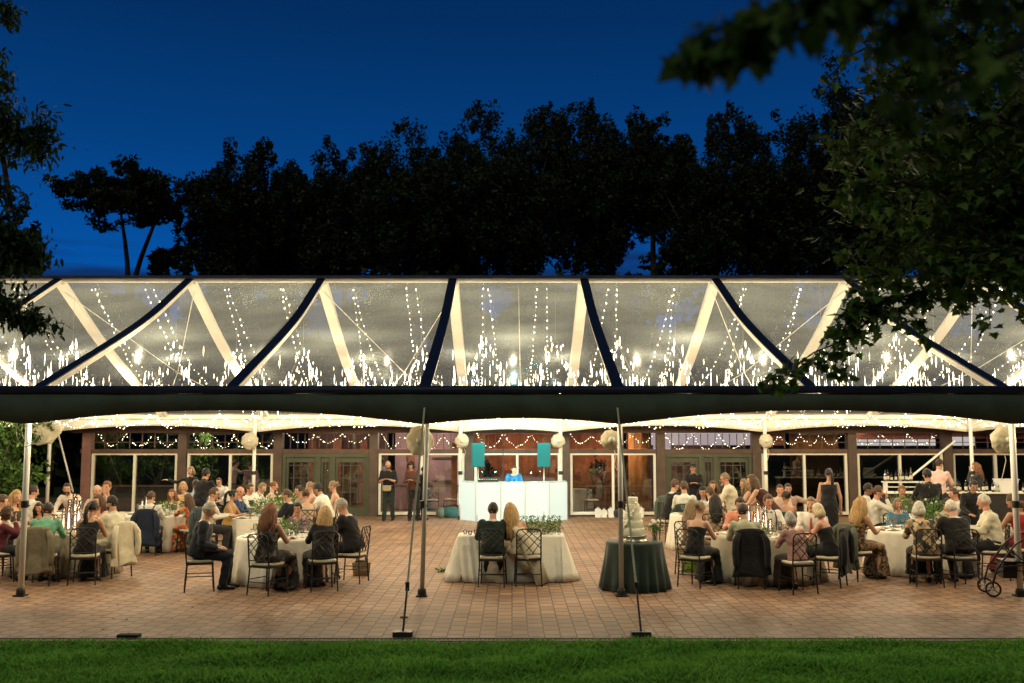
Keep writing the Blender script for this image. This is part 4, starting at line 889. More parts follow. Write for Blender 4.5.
# ============================================================ CHAIR
def make_chair():
    t = thing('dining_chair', 'black lattice back chair', 'chair', (0, 0, 0), 0, 'black lattice back dining chairs'); iron = M_dark_metal
    MB().box((0, 0, .435), (.42, .42, .03)).build('seat_frame', iron, t, False)
    mb = MB(); cr_ = []
    for z, k in ((.45, .195), (.455, .205), (.475, .212), (.492, .205), (.500, .17)): cr_.append([Vector((k * math.copysign(abs(math.cos(a)) ** .45, math.cos(a)), k * math.copysign(abs(math.sin(a)) ** .45, math.sin(a)), z)) for a in [2 * math.pi * j / 24 for j in range(24)]])
    mb.loft(cr_).build('cushion', M_cushion, t)
    def bamboo(mb, a, b_, r): 
        a = Vector(a); b_ = Vector(b_); n = max(2, int((b_ - a).length / .11)); pts = []; rad = []
        for i in range(n):
            for u, k in ((0, 1.35), (.08, 1), (.92, 1)): pts.append(a.lerp(b_, (i + u) / n)); rad.append(r * k)
        pts.append(b_); rad.append(r * 1.3); mb.tube(pts, rad, 6)
    for sx_, sy in ((-1, 1), (1, 1), (-1, -1), (1, -1)):
        mb = MB(); bamboo(mb, (sx_ * .195, sy * .195, .43), (sx_ * .215, sy * .225, 0), .0125); mb.build('leg', iron, t)
    mb = MB()
    for a, c in (((-.2, .2, .16), (.2, .2, .16)), ((-.2, -.2, .2), (.2, -.2, .2)), ((-.205, -.2, .24), (-.205, .2, .24)), ((.205, -.2, .24), (.205, .2, .24))): mb.tube([a, c], .008, 5)
    mb.build('stretcher', iron, t)
    def bp(x, z): return Vector((x, -.205 - .10 * (z - .45), z))
    mb = MB(); bamboo(mb, bp(-.2, .44), bp(-.2, .88), .0125); bamboo(mb, bp(.2, .44), bp(.2, .88), .0125); mb.tube([bp(-.2, .88), bp(-.17, .925), bp(-.1, .94), bp(.1, .94), bp(.17, .925), bp(.2, .88)], .0125, 6); bamboo(mb, bp(-.2, .53), bp(.2, .53), .010); mb.build('back_frame', iron, t)
    mb = MB()
    for a, c in (((-.2, .85), (.08, .54)), ((.2, .85), (-.08, .54)), ((-.2, .62), (.12, .93)), ((.2, .62), (-.12, .93)), ((-.2, .735), (-.06, .54)), ((.2, .735), (.06, .54)), ((-.03, .93), (.2, .735)), ((.03, .93), (-.2, .735))): mb.tube([bp(*a), bp(*c)], .0075, 5)
    mb.build('lattice', iron, t); return t
CH0 = make_chair(); chair_used = [False]
def chair(loc, rz, label):
    if not chair_used[0]: chair_used[0] = True; CH0.location = loc; CH0.rotation_euler = (0, 0, rz); CH0['label'] = label; return CH0
    return dup(CH0, loc, rz, label)
def draped(loc, rz, col, label, seed=0, low=.22):
    """jacket hung over a chair back: shoulders over the top rail, sleeves hanging"""
    mb = MB(); rs = []; prof_ = ((.975, .07, .02, -.255), (.965, .14, .032, -.255), (.935, .20, .042, -.255), (.88, .218, .045, -.25), (.72, .205, .042, -.24), (.52, .215, .045, -.235), (low + .12, .24, .055, -.25), (low, .255, .055, -.26))
    for q_ in range(29):
        t_ = q_ / 28 * (len(prof_) - 1); i_ = min(int(t_), len(prof_) - 2); z, rx, ry, yo = [a + (b - a) * (t_ - i_) for a, b in zip(prof_[i_], prof_[i_ + 1])]
        rg = []
        for j in range(56):
            a = 2 * math.pi * j / 56; w_ = .10 * (1 - abs(noise.noise((math.cos(a) * 3.5 + seed, z * 2.2 + math.cos(a) * 2, math.sin(a) * 2)))) ** 3 + .08 * noise.noise((math.cos(a) * 9, z * 4, seed)) + 1 + .22 * (1.02 - z) * math.sin(a * 6 + seed + z * 3) + .05 * math.sin(a * 11 + z * 9) + .05 * noise.noise((math.cos(a) * 3, z * 5, seed)); rg.append(Vector((rx * math.copysign(abs(math.cos(a)) ** .7, math.cos(a)) * w_, yo + ry * math.sin(a) * w_, z + .03 * math.sin(a * 3 + seed) * (z < .4))))
        rs.append(rg)
    mb.loft(rs)
    for s in (-1, 1): mb.tube([(s * .19, -.27, .90), (s * .245, -.30, .78), (s * .26, -.31, .58), (s * .25, -.30, .40), (s * .25, -.30, .36)], [.04, .055, .052, .045, .03], 10)
    o = mb.build('draped_jacket', cloth(col), None, True, loc, rz); return tag(o, label, 'jacket', 'jackets hung over chair backs')
def seat(px, py, yaw, label, chair_label, jacket=None, **k):
    root, s = person(px, py, 'S', yaw, label, **k)
    if chair_label: chair(root.location, R(yaw), chair_label)
    if jacket: draped(root.location, R(yaw), jacket[0], jacket[1], px)
    return root

WHITE = (.66, .63, .54); BLACK = (.012, .012, .013); NAVY = (.015, .022, .045)
# --- left tables
seat(7, 514, -58, 'person in a maroon top with short curly hair at the far left table edge', 'black lattice back chair under the person in maroon at the left edge', cloth_='top', c1=(.10, .02, .03), c2=BLACK, hair='curly', hc='brown', sex='f', arm=('table', 'face'), fat=1.1)
seat(2, 502, -80, 'man in a white shirt cut by the left edge of the photo', 'chair of the man cut by the left edge', c1=WHITE, hc='brown', Y=18.2)
seat(16, 497, -120, 'blonde woman partly behind the leftmost tent pole', 'chair behind the leftmost tent pole', cloth_='dress', c1=(.04, .05, .04), hair='long', hc='blonde', sex='f', Y=18.9)
seat(33, 492, -30, 'dark haired man in a white shirt sitting turned away beyond the left table', 'chair of the white shirted man turned away beyond the left table', c1=WHITE, hc='dark', Y=20.7)
seat(39, 508, 180, 'bare shouldered woman with long dark hair facing the camera at the left table', 'chair of the bare shouldered woman at the left table', cloth_='dress', c1=(.3, .12, .10), hair='long', hc='dark', sk='m', sex='f', Y=19.5, arm='table', extra=('strapless',), hp=12)
seat(48, 510, 5, 'man in a mint green shirt seen from behind at the candlelit left table', 'chair of the man in the mint green shirt', ((.19, .16, .10), 'taupe jacket hung on the chair of the man in the mint green shirt'), c1=(.16, .40, .26), c2=(.10, .09, .07), hc='dark', sk='m', lean=12, Y=17.1)
person(67, 489, 'T', 178, 'bearded man in white shirt and tie leaning over the candlelit left table', c1=(.72, .62, .52), hc='dark', Y=20.2, arm=('table', 'table'), lean=34, hp=6, extra=('tie', 'beard'))
seat(93, 508, 12, 'woman in a black halter dress with dark ponytail seen from behind at the left table', 'chair with lattice showing behind the woman in the black halter dress', cloth_='dress', c1=BLACK, hair='pony', hc='black', sk='m', sex='f', arm=('table', 'table'), Y=17.15)
seat(99, 501, 150, 'woman with brown hair and bare arms resting her chin on her hand', 'chair of the woman resting her chin', cloth_='dress', c1=(.35, .16, .10), hair='long', hc='brown', sex='f', Y=19.3, arm=('face', 'table'), extra=('strapless',))
seat(112, 503, 62, 'man in a cream shirt with a dark beard turned toward the left table', 'chair of the man in the cream shirt and dark beard', ((.60, .55, .40), 'cream jacket hanging nearly to the ground on the chair of the bearded man'), c1=(.66, .62, .48), c2=(.55, .50, .36), hc='black', sk='m', Y=18.0, extra=('beard',), lean=14)
seat(97, 491, -170, 'balding man in the row beyond the left table', 'chair of the balding man beyond the left table', c1=(.5, .36, .28), hair='bald', hc='ash', Y=21.6)
seat(107, 487, 175, 'laughing woman with hands raised to her chin beyond the left table', 'chair of the woman with raised hands', cloth_='dress', c1=(.5, .34, .28), hair='bun', hc='auburn', sex='f', Y=22.3, arm='face')
seat(151, 497, 3, 'man in a white shirt with crossed black suspenders seen from behind', 'chair of the man with crossed suspenders', (NAVY, 'navy jacket on the chair of the man with suspenders'), c1=WHITE, c2=NAVY, hc='brown', Y=21.3, extra=('suspenders',))
seat(172, 494, 170, 'laughing woman in black with long light hair at the second left table', 'chair of the laughing woman in black', cloth_='dress', c1=BLACK, hair='long', hc='auburn', sex='f', Y=23.6)
seat(183, 487, 165, 'blonde woman in a yellow dress behind the orange floral dress', 'chair of the blonde woman in yellow', cloth_='dress', c1=(.55, .42, .12), hair='bob', hc='blonde', sex='f', Y=24.2)
seat(188, 499, 55, 'woman in an orange floral dress with long brown hair', 'chair of the woman in the orange floral dress', (( .05, .08, .09), 'slate blue jacket on the chair of the woman in orange florals'), cloth_='sleevedress', c1=floral('orange floral cloth', (.42, .07, .03), ((.60, .30, .10), (.62, .16, .05), (.50, .42, .25), (.08, .10, .04)), 16), hair='long', hc='brown', sex='f', Y=21.7, arm=('reach', 'table'), extra=('short',))
seat(196, 485, 10, 'person in a light blue shirt half hidden beside the black clad waiter', 'chair of the person in light blue', c1=(.28, .40, .48), hc='brown', Y=24.5)
person(191, 471, 'T', 165, 'waitress in black with an arm stretched over the second left table', cloth_='shirt', c1=BLACK, c2=BLACK, hair='bob', hc='ash', sex='f', Y=26.2, arm=('down', 'side'), group='catering staff in black')
person(206, 474, 'T', -15, 'waiter in black bending over with his back turned behind the white tables', c1=BLACK, c2=BLACK, hc='black', sk='m', Y=22.6, arm='table', lean=22, group='catering staff in black')
person(219, 482, 'T', 175, 'man in a white shirt and glasses standing behind the waiter in black', c1=(.62, .60, .55), hc='brown', Y=25.5, lean=25, arm='table', extra=('glasses',))
seat(214, 494, -78, 'man with glasses and a white shirt at the near end of the long table', 'chair of the man with glasses at the long table', c1=WHITE, hc='brown', Y=20.9, extra=('glasses',))
seat(209, 510, -72, 'grey haired man in a dark suit seated sideways left of the front table', 'chair of the grey haired man in the dark suit', cloth_='suit', c1=(.016, .018, .026), hair='short', hc='grey', arm='lap', lean=10, hp=12, fat=1.06, Y=16.25)
seat(233, 495, -95, 'woman in a mustard dress with a black ponytail at the long table', 'chair of the woman in the mustard dress', cloth_='dress', c1=(.42, .27, .07), hair='pony', hc='black', sk='m', sex='f', Y=22.0)
seat(240, 492, -92, 'balding man in a navy suit along the long table', 'chair of the balding man in navy', cloth_='suit', c1=(.02, .045, .11), hair='bald', hc='auburn', sk='r', Y=22.9)
seat(250, 489, -95, 'brown haired man in a white shirt and dark waistcoat along the long table', 'chair of the man in the dark waistcoat', cloth_='vest', c1=WHITE, hc='brown', sk='r', Y=24.0)
seat(262, 488, -95, 'person in a bright white shirt leaning forward along the long table', 'chair of the person leaning forward in bright white', c1=(.75, .73, .66), hc='ash', Y=24.9, lean=30, hp=20)
seat(274, 486, -80, 'woman with an auburn updo and pale dress at the far end of the long table', 'chair of the woman with the auburn updo', cloth_='dress', c1=(.60, .55, .45), hair='bun', hc='auburn', sex='f', Y=25.9)
seat(287, 495, 80, 'young man in a dark suit on the right side of the long table', 'chair of the young man in the dark suit', cloth_='suit', c1=(.012, .015, .02), hc='brown', Y=21.6)
seat(298, 508.5, 160, 'dark haired person in a purple floral top facing the camera at the front table', 'chair of the person in the purple floral top', cloth_='top', c1=floral('purple floral cloth', (.12, .03, .09), ((.30, .08, .20), (.40, .20, .34), (.08, .03, .10)), 22), c2=BLACK, hair='short', hc='black', sex='f', sk='m', Y=18.35, hp=16)
seat(306, 495, 20, 'woman in a beige dress with a brown updo seen from behind', 'chair of the woman in beige with the brown updo', cloth_='dress', c1=(.50, .40, .28), hair='bun', hc='brown', sex='f', Y=21.4)
seat(299, 491, 120, 'dark haired man half hidden on the right of the long table', 'chair of the half hidden dark haired man', c1=(.30, .22, .18), hc='dark', Y=23.0)
seat(310, 487, 95, 'woman with light brown hair beyond the beige dress', 'chair of the woman with light brown hair beyond the beige dress', cloth_='dress', c1=(.4, .3, .25), hair='bun', hc='ash', sex='f', Y=24.2)
seat(318, 489, 80, 'dark haired man in a glowing white shirt leaning toward the long table', 'chair of the dark haired man in glowing white', c1=(.80, .78, .68), hc='black', Y=23.0, lean=22, sk='m')
seat(333, 486, 95, 'bare shouldered woman with a blonde updo at the right end of the long table', 'chair of the bare shouldered woman with the blonde updo', cloth_='dress', c1=(.62, .52, .38), hair='bun', hc='ash', sex='f', Y=24.3, extra=('strapless',))
seat(271, 511, -28, 'woman with wavy brown hair in a sleeveless black dress, her back to the camera', 'chair with lattice back behind the curly haired woman in black', cloth_='dress', c1=floral('black dress with pale print', (.014, .014, .014), ((.016, .016, .015), (.02, .02, .018), (.14, .12, .09)), 14), hair='big', hc='auburn', sex='f', sk='m', fat=1.12, lean=6, Y=15.95)
seat(325, 513, 22, 'blonde woman in a short sleeved black dress seen from behind at the front table', 'chair of the blonde woman in black at the front table', cloth_='sleevedress', c1=(.016, .015, .018), hair='long', hc='blonde', sex='f', fat=1.12, lean=14, extra=('short',), arm='table', Y=16.5)
seat(342, 506, 78, 'white haired man in a black suit bowed toward the front table', 'chair of the white haired man in the black suit', cloth_='suit', c1=(.012, .012, .013), hair='short', hc='grey', sk='r', lean=20, hp=28, Y=17.3)
# --- couple
seat(493, 510, -4, 'groom in a dark green suit seen from behind at the couple table', 'chair under the groom', cloth_='suit', c1=(.014, .024, .020), hair='short', hc='dark', lean=10, hp=4, Y=16.95, arm='table', group='wedding couple')
b_, _ = person(510, 510, 'S', 10, 'bride with long blonde hair in an ivory dress leaning toward the groom', cloth_='dress', c1=(.70, .56, .36), hair='long', hc='blonde', sex='f', sk='l', Y=16.98, lean=8, sway=-15, hp=6, extra=('veil', 'strapless'), group='wedding couple', hy=14)
chair(Vector((P(528, 577, 16.86).x, 16.86, 0)), R(3), 'chair with clear lattice back beside the bride')
# --- staff left of the booth
person(388, 465, 'T', 172, 'bearded shaven headed man in black looking at a phone', c1=BLACK, c2=(.015, .017, .02), hair='bald', hc='dark', sk='m', Y=30.0, arm='phone', hp=24, extra=('beard', 'rolled', 'pouch'), group='staff standing by the pavilion', fat=1.06)
person(411, 466, 'T', 178, 'woman with black curly hair in a brown top holding a plate', cloth_='shirt', c1=(.07, .03, .02), c2=BLACK, hair='curly', hc='black', sk='m', sex='f', Y=30.0, arm='phone', hp=22, group='staff standing by the pavilion')
person(424, 470, 'T', -60, 'dark dressed person mostly hidden behind the thin tent pole', c1=BLACK, c2=BLACK, hc='black', sk='d', Y=30.4, arm='phone', group='staff standing by the pavilion')
person(381, 461, 'T', 15, 'added figure in a lilac shirt standing for a reflection in the glass', c1=(.40, .28, .36), c2=(.30, .20, .22), hc='black', sk='d', Y=32.9, group='figures added for reflections in the pavilion glass')  # lilac and pink figures added behind the glass as reflections in it
person(236, 463, 'T', -60, 'added pale pink figure standing for a reflection in the second left window', c1=(.38, .26, .28), c2=(.10, .08, .08), hc='brown', Y=33.2, arm=('down', 'side'), group='figures added for reflections in the pavilion glass')
person(250, 465, 'T', 40, 'added pale pink figure standing for a reflection beside the window mullion', c1=(.38, .26, .28), c2=(.10, .08, .08), hc='brown', Y=33.6, group='figures added for reflections in the pavilion glass')
person(514, 469, 'T', 180, 'disc jockey in a bright blue suit and pale tie behind the lit booth', cloth_='suit', c1=(.02, .16, .34), hc='brown', Y=30.2, arm='phone', hp=22, extra=('tie',), group='performer behind the booth')
# --- right tables
seat(675, 485, -80, 'dark suited man at the far table right of the cake', 'chair of the dark suited man at the far table', cloth_='suit', c1=BLACK, hc='brown', Y=24.1)
seat(684, 487, -20, 'man in a white shirt turned away at the far table right of the cake', 'chair of the white shirted man turned away at the far table', ((.03, .05, .04), 'dark green jacket hung at the far table right of the cake'), c1=(.70, .68, .60), hc='brown', Y=23.0)
chair(G(672, 534) + Vector((0, .2, 0)), R(-35), 'empty chair with a bright cream cushion beside the dark green jacket'); draped(G(672, 534) + Vector((0, .2, 0)), R(-35), (.08, .11, .08), 'grey green jacket on the empty chair with the bright cushion', 3.3, .4)
seat(703, 492, 165, 'dark haired young man in a light blue shirt looking down at the far right table', 'chair of the dark haired young man in light blue', c1=(.36, .42, .44), hair='big', hc='black', sk='m', Y=22.2, hp=18)
seat(713, 486, 175, 'woman with brown hair facing the camera at the far right table', 'chair of the brown haired woman facing the camera', cloth_='dress', c1=(.45, .35, .25), hair='long', hc='brown', sex='f', Y=24.2)
seat(710, 493, 20, 'brown haired guest in white seen between two women', 'chair of the brown haired guest in white between two women', c1=(.66, .63, .56), hc='brown', Y=21.6)
seat(715, 500, -10, 'woman with long black hair and bare arms seen from behind', 'chair of the woman with long black hair', cloth_='dress', c1=(.30, .22, .14), hair='long', hc='black', sex='f', sk='m', Y=20.3)
person(693, 468, 'T', 175, 'waiter in black with a dark cap standing before the right doors', c1=BLACK, c2=BLACK, hc='black', sk='m', Y=28.0, arm='phone', extra=('cap',), group='catering staff in black')
person(725, 479, 'T', 70, 'tall grey haired man in a cream shirt and glasses standing at the far right table', c1=(.68, .63, .46), c2=(.20, .17, .12), hc='ash', sk='r', Y=20.9, lean=14, arm='table', extra=('glasses',), fat=1.1)
person(744, 484, 'T', 75, 'woman with wavy brown hair and bare shoulders standing by the candles', cloth_='dress', c1=(.45, .30, .22), hair='long', hc='ash', sex='f', Y=21.8, lean=20, extra=('strapless',), arm='table')
person(752, 481, 'T', 62, 'woman with long brown hair in a dark dress leaning over the candlelit right table', cloth_='dress', c1=(.05, .02, .02), hair='long', hc='brown', sex='f', Y=20.2, lean=38, arm='table')
seat(692, 506, -40, 'woman with long light brown hair just behind the strapless black dress', 'chair of the woman with long light brown hair', cloth_='dress', c1=(.20, .13, .08), hair='long', hc='ash', sex='f', Y=18.4)
seat(700, 509, -42, 'woman in a strapless black dress with a blonde bun at the front right table', 'chair of the woman in the strapless black dress', cloth_='dress', c1=BLACK, hair='bun', hc='ash', sex='f', sk='l', extra=('strapless',), arm='table', lean=14, hp=14, Y=16.85)
seat(740, 504, 150, 'man in a salmon shirt looking down at the front right table', 'chair of the man in the salmon shirt', c1=(.62, .26, .17), hc='dark', sk='m', Y=18.6, lean=22, hp=24)
seat(743, 511, -6, 'dark haired man in a pale khaki shirt seen from behind at the front right table', 'chair of the man in the pale khaki shirt', (BLACK, 'black jacket covering the chair of the man in the pale khaki shirt'), c1=(.42, .42, .28), hc='dark', Y=16.7, fat=1.08)
seat(768, 501, 185, 'man in a white shirt with black bow tie and suspenders facing the camera', 'chair of the man with the bow tie', c1=(.74, .72, .66), hc='brown', sk='r', Y=18.7, extra=('bowtie', 'suspenders'), hp=16, arm='table')
seat(786, 497, -5, 'woman in a strapless green dress with a dark bun seen from behind', 'chair of the woman in the strapless green dress', cloth_='dress', c1=(.01, .09, .055), hair='bun', hc='dark', sex='f', sk='m', Y=20.4, extra=('strapless',))
seat(780, 490, 160, 'first of two men side by side beyond the green dress', 'chair of the left one of two men beyond the green dress', c1=(.50, .36, .28), hc='brown', sk='r', Y=23.2)
seat(788, 489, 190, 'dark haired man with an arm stretched out beyond the green dress', 'chair of the man with the stretched arm', c1=(.40, .28, .22), hc='dark', sk='m', Y=23.6, arm=('side', 'table'))
seat(790, 519, 14, 'grey haired old woman in a mauve jacket seen from behind', 'chair with lattice back behind the old woman in mauve', cloth_='top', c1=(.34, .19, .17), c2=(.05, .03, .03), hair='bob', hc='grey', sex='f', Y=16.2, lean=16, hp=10)
seat(811, 504, 150, 'young man in a white shirt and red tie at the front right table', 'chair of the young man with the red tie', c1=(.74, .70, .62), hc='ash', Y=18.3, extra=('redtie',), hp=10)
seat(818, 511, 58, 'woman with short platinum hair in a strapless black dress', 'chair of the platinum haired woman', (BLACK, 'black wrap hung on the chair of the platinum haired woman'), cloth_='dress', c1=BLACK, hair='bob', hc='platinum', sex='f', sk='r', extra=('strapless',), Y=16.9, arm='table', lean=12)
person(829, 474, 'T', -5, 'woman in a sleeveless black dress with black hair standing with her back turned', cloth_='dress', c1=BLACK, hair='pony', hc='black', sex='f', sk='m', Y=22.0, fat=1.12)
seat(861, 504, -62, 'woman with wavy blonde hair in a leopard print dress', 'chair of the woman in the leopard print dress', ((.10, .11, .07), 'olive grey jacket on the chair of the leopard print dress'), cloth_='dress', c1=floral('leopard print cloth', (.10, .055, .03), ((.22, .13, .07), (.03, .018, .012), (.28, .17, .09)), 30), hair='big', hc='blonde', sex='f', sk='m', Y=17.5, arm=('table', 'table'), lean=10)
seat(868, 489, -110, 'dark haired man in a white shirt partly behind another man at the right', 'chair of the dark haired man partly behind another', c1=WHITE, hc='black', sk='d', Y=22.6)
seat(878, 492, -95, 'young man in a white shirt leaning on his elbow at the right', 'chair of the young man leaning on his elbow', c1=WHITE, hc='brown', sk='r', Y=21.4, arm=('table', 'face'))
seat(898, 504, 176, 'older woman in a blue top facing the camera at the right table', 'chair of the older woman in blue', cloth_='top', c1=(.06, .17, .26), c2=NAVY, hair='bob', hc='ash', sex='f', sk='m', Y=19.8)
seat(902, 491, 178, 'person facing the camera behind the greenery at the right', 'chair of the person behind the greenery', c1=(.10, .08, .06), hc='auburn', sk='m', Y=23.0)
seat(919, 509, -8, 'white haired woman in a beige floral blouse seen from behind', 'chair with dark lattice behind the woman in the beige floral blouse', cloth_='top', c1=floral('beige floral cloth', (.05, .045, .035), ((.50, .36, .20), (.60, .46, .28), (.30, .22, .12), (.42, .28, .16)), 15), c2=BLACK, hair='bob', hc='white', sex='f', fat=1.15, Y=16.9)
seat(951, 508, 5, 'white haired man in a dark suit seen from behind at the right table', 'chair of the white haired man in the dark suit at the right', cloth_='suit', c1=(.016, .015, .014), hair='short', hc='white', sk='r', fat=1.12, lean=16, hp=14, Y=17.0)
seat(947, 504, 165, 'dark haired person with glasses across the right table', 'chair of the person with glasses across the right table', c1=(.5, .4, .3), hc='dark', extra=('glasses',), sk='m', Y=19.9)
seat(984, 502, 72, 'white haired man in a cream shirt turned left at the right table', 'chair of the white haired man in the cream shirt', c1=(.66, .62, .46), hair='short', hc='white', sk='r', fat=1.15, Y=17.7)
seat(954, 494, 75, 'brown haired man in white beyond the right table', 'chair of the brown haired man in white beyond the right table', c1=WHITE, hc='brown', sk='r', Y=21.5)
person(927, 475, 'T', -8, 'waiter in black standing with his back turned at the right table', c1=BLACK, c2=BLACK, hc='black', sk='m', Y=20.6, arm='table', lean=10, group='catering staff in black', fat=1.1)
person(974, 486, 'T', 170, 'waitress in black with tied black hair bending over the right table', cloth_='shirt', c1=BLACK, c2=BLACK, hair='bun', hc='black', sk='m', sex='f', Y=19.3, arm='table', lean=26, hp=26, group='catering staff in black', fat=1.1)
person(939, 464, 'T', -40, 'bartender in a pale pink shirt reaching across the bar', c1=(.66, .44, .38), hc='dark', sk='m', Y=25.6, lean=14, arm='table', group='people at the bar')
person(976, 467, 'T', 70, 'woman with auburn hair in dark clothes at the bar', cloth_='shirt', c1=(.03, .03, .03), c2=BLACK, hair='big', hc='auburn', sk='m', sex='f', Y=27.2, arm='face', group='people at the bar')
seat(1012, 501, 20, 'woman in a red dress with brown hair near the right edge', 'chair with lattice behind the woman in red', cloth_='dress', c1=(.30, .02, .03), hair='bun', hc='brown', sex='f', sk='m', Y=18.0)
seat(1021, 508, 60, 'person in a white shirt cut by the right edge of the photo', 'chair of the person cut by the right edge', c1=WHITE, hc='brown', Y=18.1)

# evaluate every remeshed piece in one go, then join heads and hands into the bodies
for ob, vox, ex, mats in REMESH:
    md = ob.modifiers.new('remesh', 'REMESH'); md.mode = 'VOXEL'; md.voxel_size = vox; md.use_smooth_shade = True
    ms = ob.modifiers.new('smooth', 'SMOOTH'); ms.factor = .5; ms.iterations = 3
dg = bpy.context.evaluated_depsgraph_get(); dg.update()
for ob, vox, ex, mats in REMESH:
    me = bpy.data.meshes.new_from_object(ob.evaluated_get(dg)); ob.modifiers.clear(); m0 = ob.data.materials[0]
    if ex is None:
        me.materials.clear(); me.materials.append(m0); ob.data = me
        if ob.name.split('.')[0] in ('dress', 'jacket', 'shirt', 'blouse', 'trousers', 'skirt'):      # cloth creases
            n = len(me.vertices); co = np.zeros(n * 3, np.float32); me.vertices.foreach_get('co', co); nn = np.zeros(n * 3, np.float32); me.vertices.foreach_get('normal', nn); co = co.reshape(-1, 3); nn = nn.reshape(-1, 3)
            ph = (hash(ob.name) % 7) * .0 + co[:, 0] * 31 + 1.3 * np.sin(co[:, 2] * 17) + co[:, 1] * 23; d = .0035 * np.sin(ph + 2 * np.sin(co[:, 2] * 29 + co[:, 0] * 11)) + .003 * np.sin(co[:, 2] * 47 + 3 * np.sin(co[:, 0] * 19 + co[:, 1] * 13))
            me.vertices.foreach_set('co', (co + nn * d[:, None]).ravel())
    else:
        vs = [tuple(v.co) for v in me.vertices]; fs = [tuple(p.vertices) for p in me.polygons]; k = len(vs); nf = len(fs)
        vs += ex.v; fs += [tuple(i + k for i in f) for f in ex.f]; m2 = bpy.data.meshes.new('body'); m2.from_pydata(vs, [], fs)
        for m in mats: m2.materials.append(m)
        m2.polygons.foreach_set('material_index', [0] * nf + ex.m); m2.polygons.foreach_set('use_smooth', [True] * len(fs)); m2.update(); ob.data = m2; bpy.data.meshes.remove(me)
    me = ob.data; me.polygons.foreach_set('use_smooth', [True] * len(me.polygons))
for o in list(sc.objects):
    if '_Y' in o: del o['_Y']
# ============================================================ TABLES
def round_cloth(c, r, label, mt, seed, h=.76, flare=.10, nf=22, thick=.0):
    mb = MB(); n = nf * 6
    def wav(a, z): k = max(0, (h - .04 - z) / h); return k * ((.055 if r > .6 else .085) * math.sin(a * nf + seed + 2.0 * math.sin(a * 3 + seed)) + .03 * math.sin(a * 7 + seed * 2))
    mb.lathe([(r * (1 + flare), .012), (r * (1 + flare * .8), .16), (r * (1 + flare * .5), .36), (r * (1 + flare * .2), .56), (r * 1.01, h - .05), (r * 1.004, h - .015), (r * .985, h), (r * .5, h + .001), (.001, h + .001)], (0, 0, 0), n, wav)
    o = mb.build('tablecloth', mt, None, True, (c[0], c[1], 0)); return tag(o, label, 'tablecloth', 'floor length tablecloths')
def rect_cloth(c, w_, d, label, mt, seed, h=.76, rz=0, flare=.12, name='tablecloth'):
    mb = MB(); rs = []; n = 320
    for z in (.012, .14, .32, .52, h - .05, h - .012, h):
        k = (h - z) / h; fl = flare * k; rg = []
        for j in range(n):
            a = 2 * math.pi * j / n; cx, cy = math.cos(a), math.sin(a); e_ = .16 + .25 * k
            x = math.copysign(abs(cx) ** e_, cx) * (w_ / 2 + fl); y = math.copysign(abs(cy) ** e_, cy) * (d / 2 + fl * .8)
            q = k * (.045 * math.sin(x * 21 + y * 19 + seed + 2 * math.sin(x * 5)) + .025 * math.sin(x * 47 + y * 31)); rg.append(Vector((x + q * (1 if abs(x) > w_ / 2 - .05 else .1), y + q * (1 if abs(y) > d / 2 - .05 else .1), z)) * 1)
        rs.append(rg)
    mb.loft(rs); o = mb.build(name, mt, None, True, (c[0], c[1], 0), rz); return tag(o, label, 'tablecloth', 'floor length tablecloths')
def at(px, Y): return Vector((ray(px, 440).x / ray(px, 440).y * Y, Y, .762))
T = {}
T['left'] = at(72, 18.4); T['left2'] = at(164, 22.5); T['front'] = at(287, 17.35); T['right'] = at(762, 17.6); T['far right'] = at(915, 18.55); T['cake'] = at(633, 16.45)
T['back'] = at(64, 22.6); T['mid right'] = at(705, 22.4); T['behind'] = at(792, 22.3); T['edge'] = at(1045, 18.6); T['back right'] = at(893, 22.0)
round_cloth(T['left'], .86, 'taupe tablecloth on the candlelit round table at the far left', M_sage_cloth, 1)
round_cloth(T['left2'], .86, 'ivory tablecloth on the second round table from the left', M_cream_cloth, 2)
round_cloth(T['back'], .8, 'ivory tablecloth on the round table behind the candlelit left one', M_cream_cloth, 3)
round_cloth(T['front'], .80, 'ivory tablecloth on the front round table left of the couple', M_cream_cloth, 4)
round_cloth(T['right'], .90, 'taupe tablecloth on the candlelit round table right of the cake', M_sage_cloth, 5)
round_cloth(T['far right'], .88, 'ivory tablecloth on the round table by the leopard print dress', M_cream_cloth, 6)
round_cloth(T['mid right'], .80, 'ivory tablecloth on the far round table behind the standing grey haired man', M_cream_cloth, 7)
round_cloth(T['behind'], .80, 'ivory tablecloth on the round table beyond the green dress', M_cream_cloth, 8)
round_cloth(T['edge'], .80, 'ivory tablecloth on the table cut by the right edge', M_cream_cloth, 9)
round_cloth(T['back right'], .78, 'ivory tablecloth on the table of the young men in white at the right', M_cream_cloth, 11)
round_cloth(T['cake'], .46, 'dark green velvet cloth hanging in deep folds under the wedding cake', M_green_velvet, 10, flare=.20, nf=15)
xl, xr = at(231, 20.9).x, at(279, 20.9).x
T['long'] = Vector(((xl + xr) / 2, 23.3, .762)); rect_cloth(T['long'], xr - xl, 4.8, 'ivory tablecloth on the long table running away from the camera', M_cream_cloth, 1, flare=.03)
pc = P(511, 535, 17.62); HT = Vector((pc.x, 17.62, .762)); rect_cloth(HT, 1.84, .72, 'ivory cloth with long side drapes on the couple table', M_cream_cloth, 2, flare=.22)

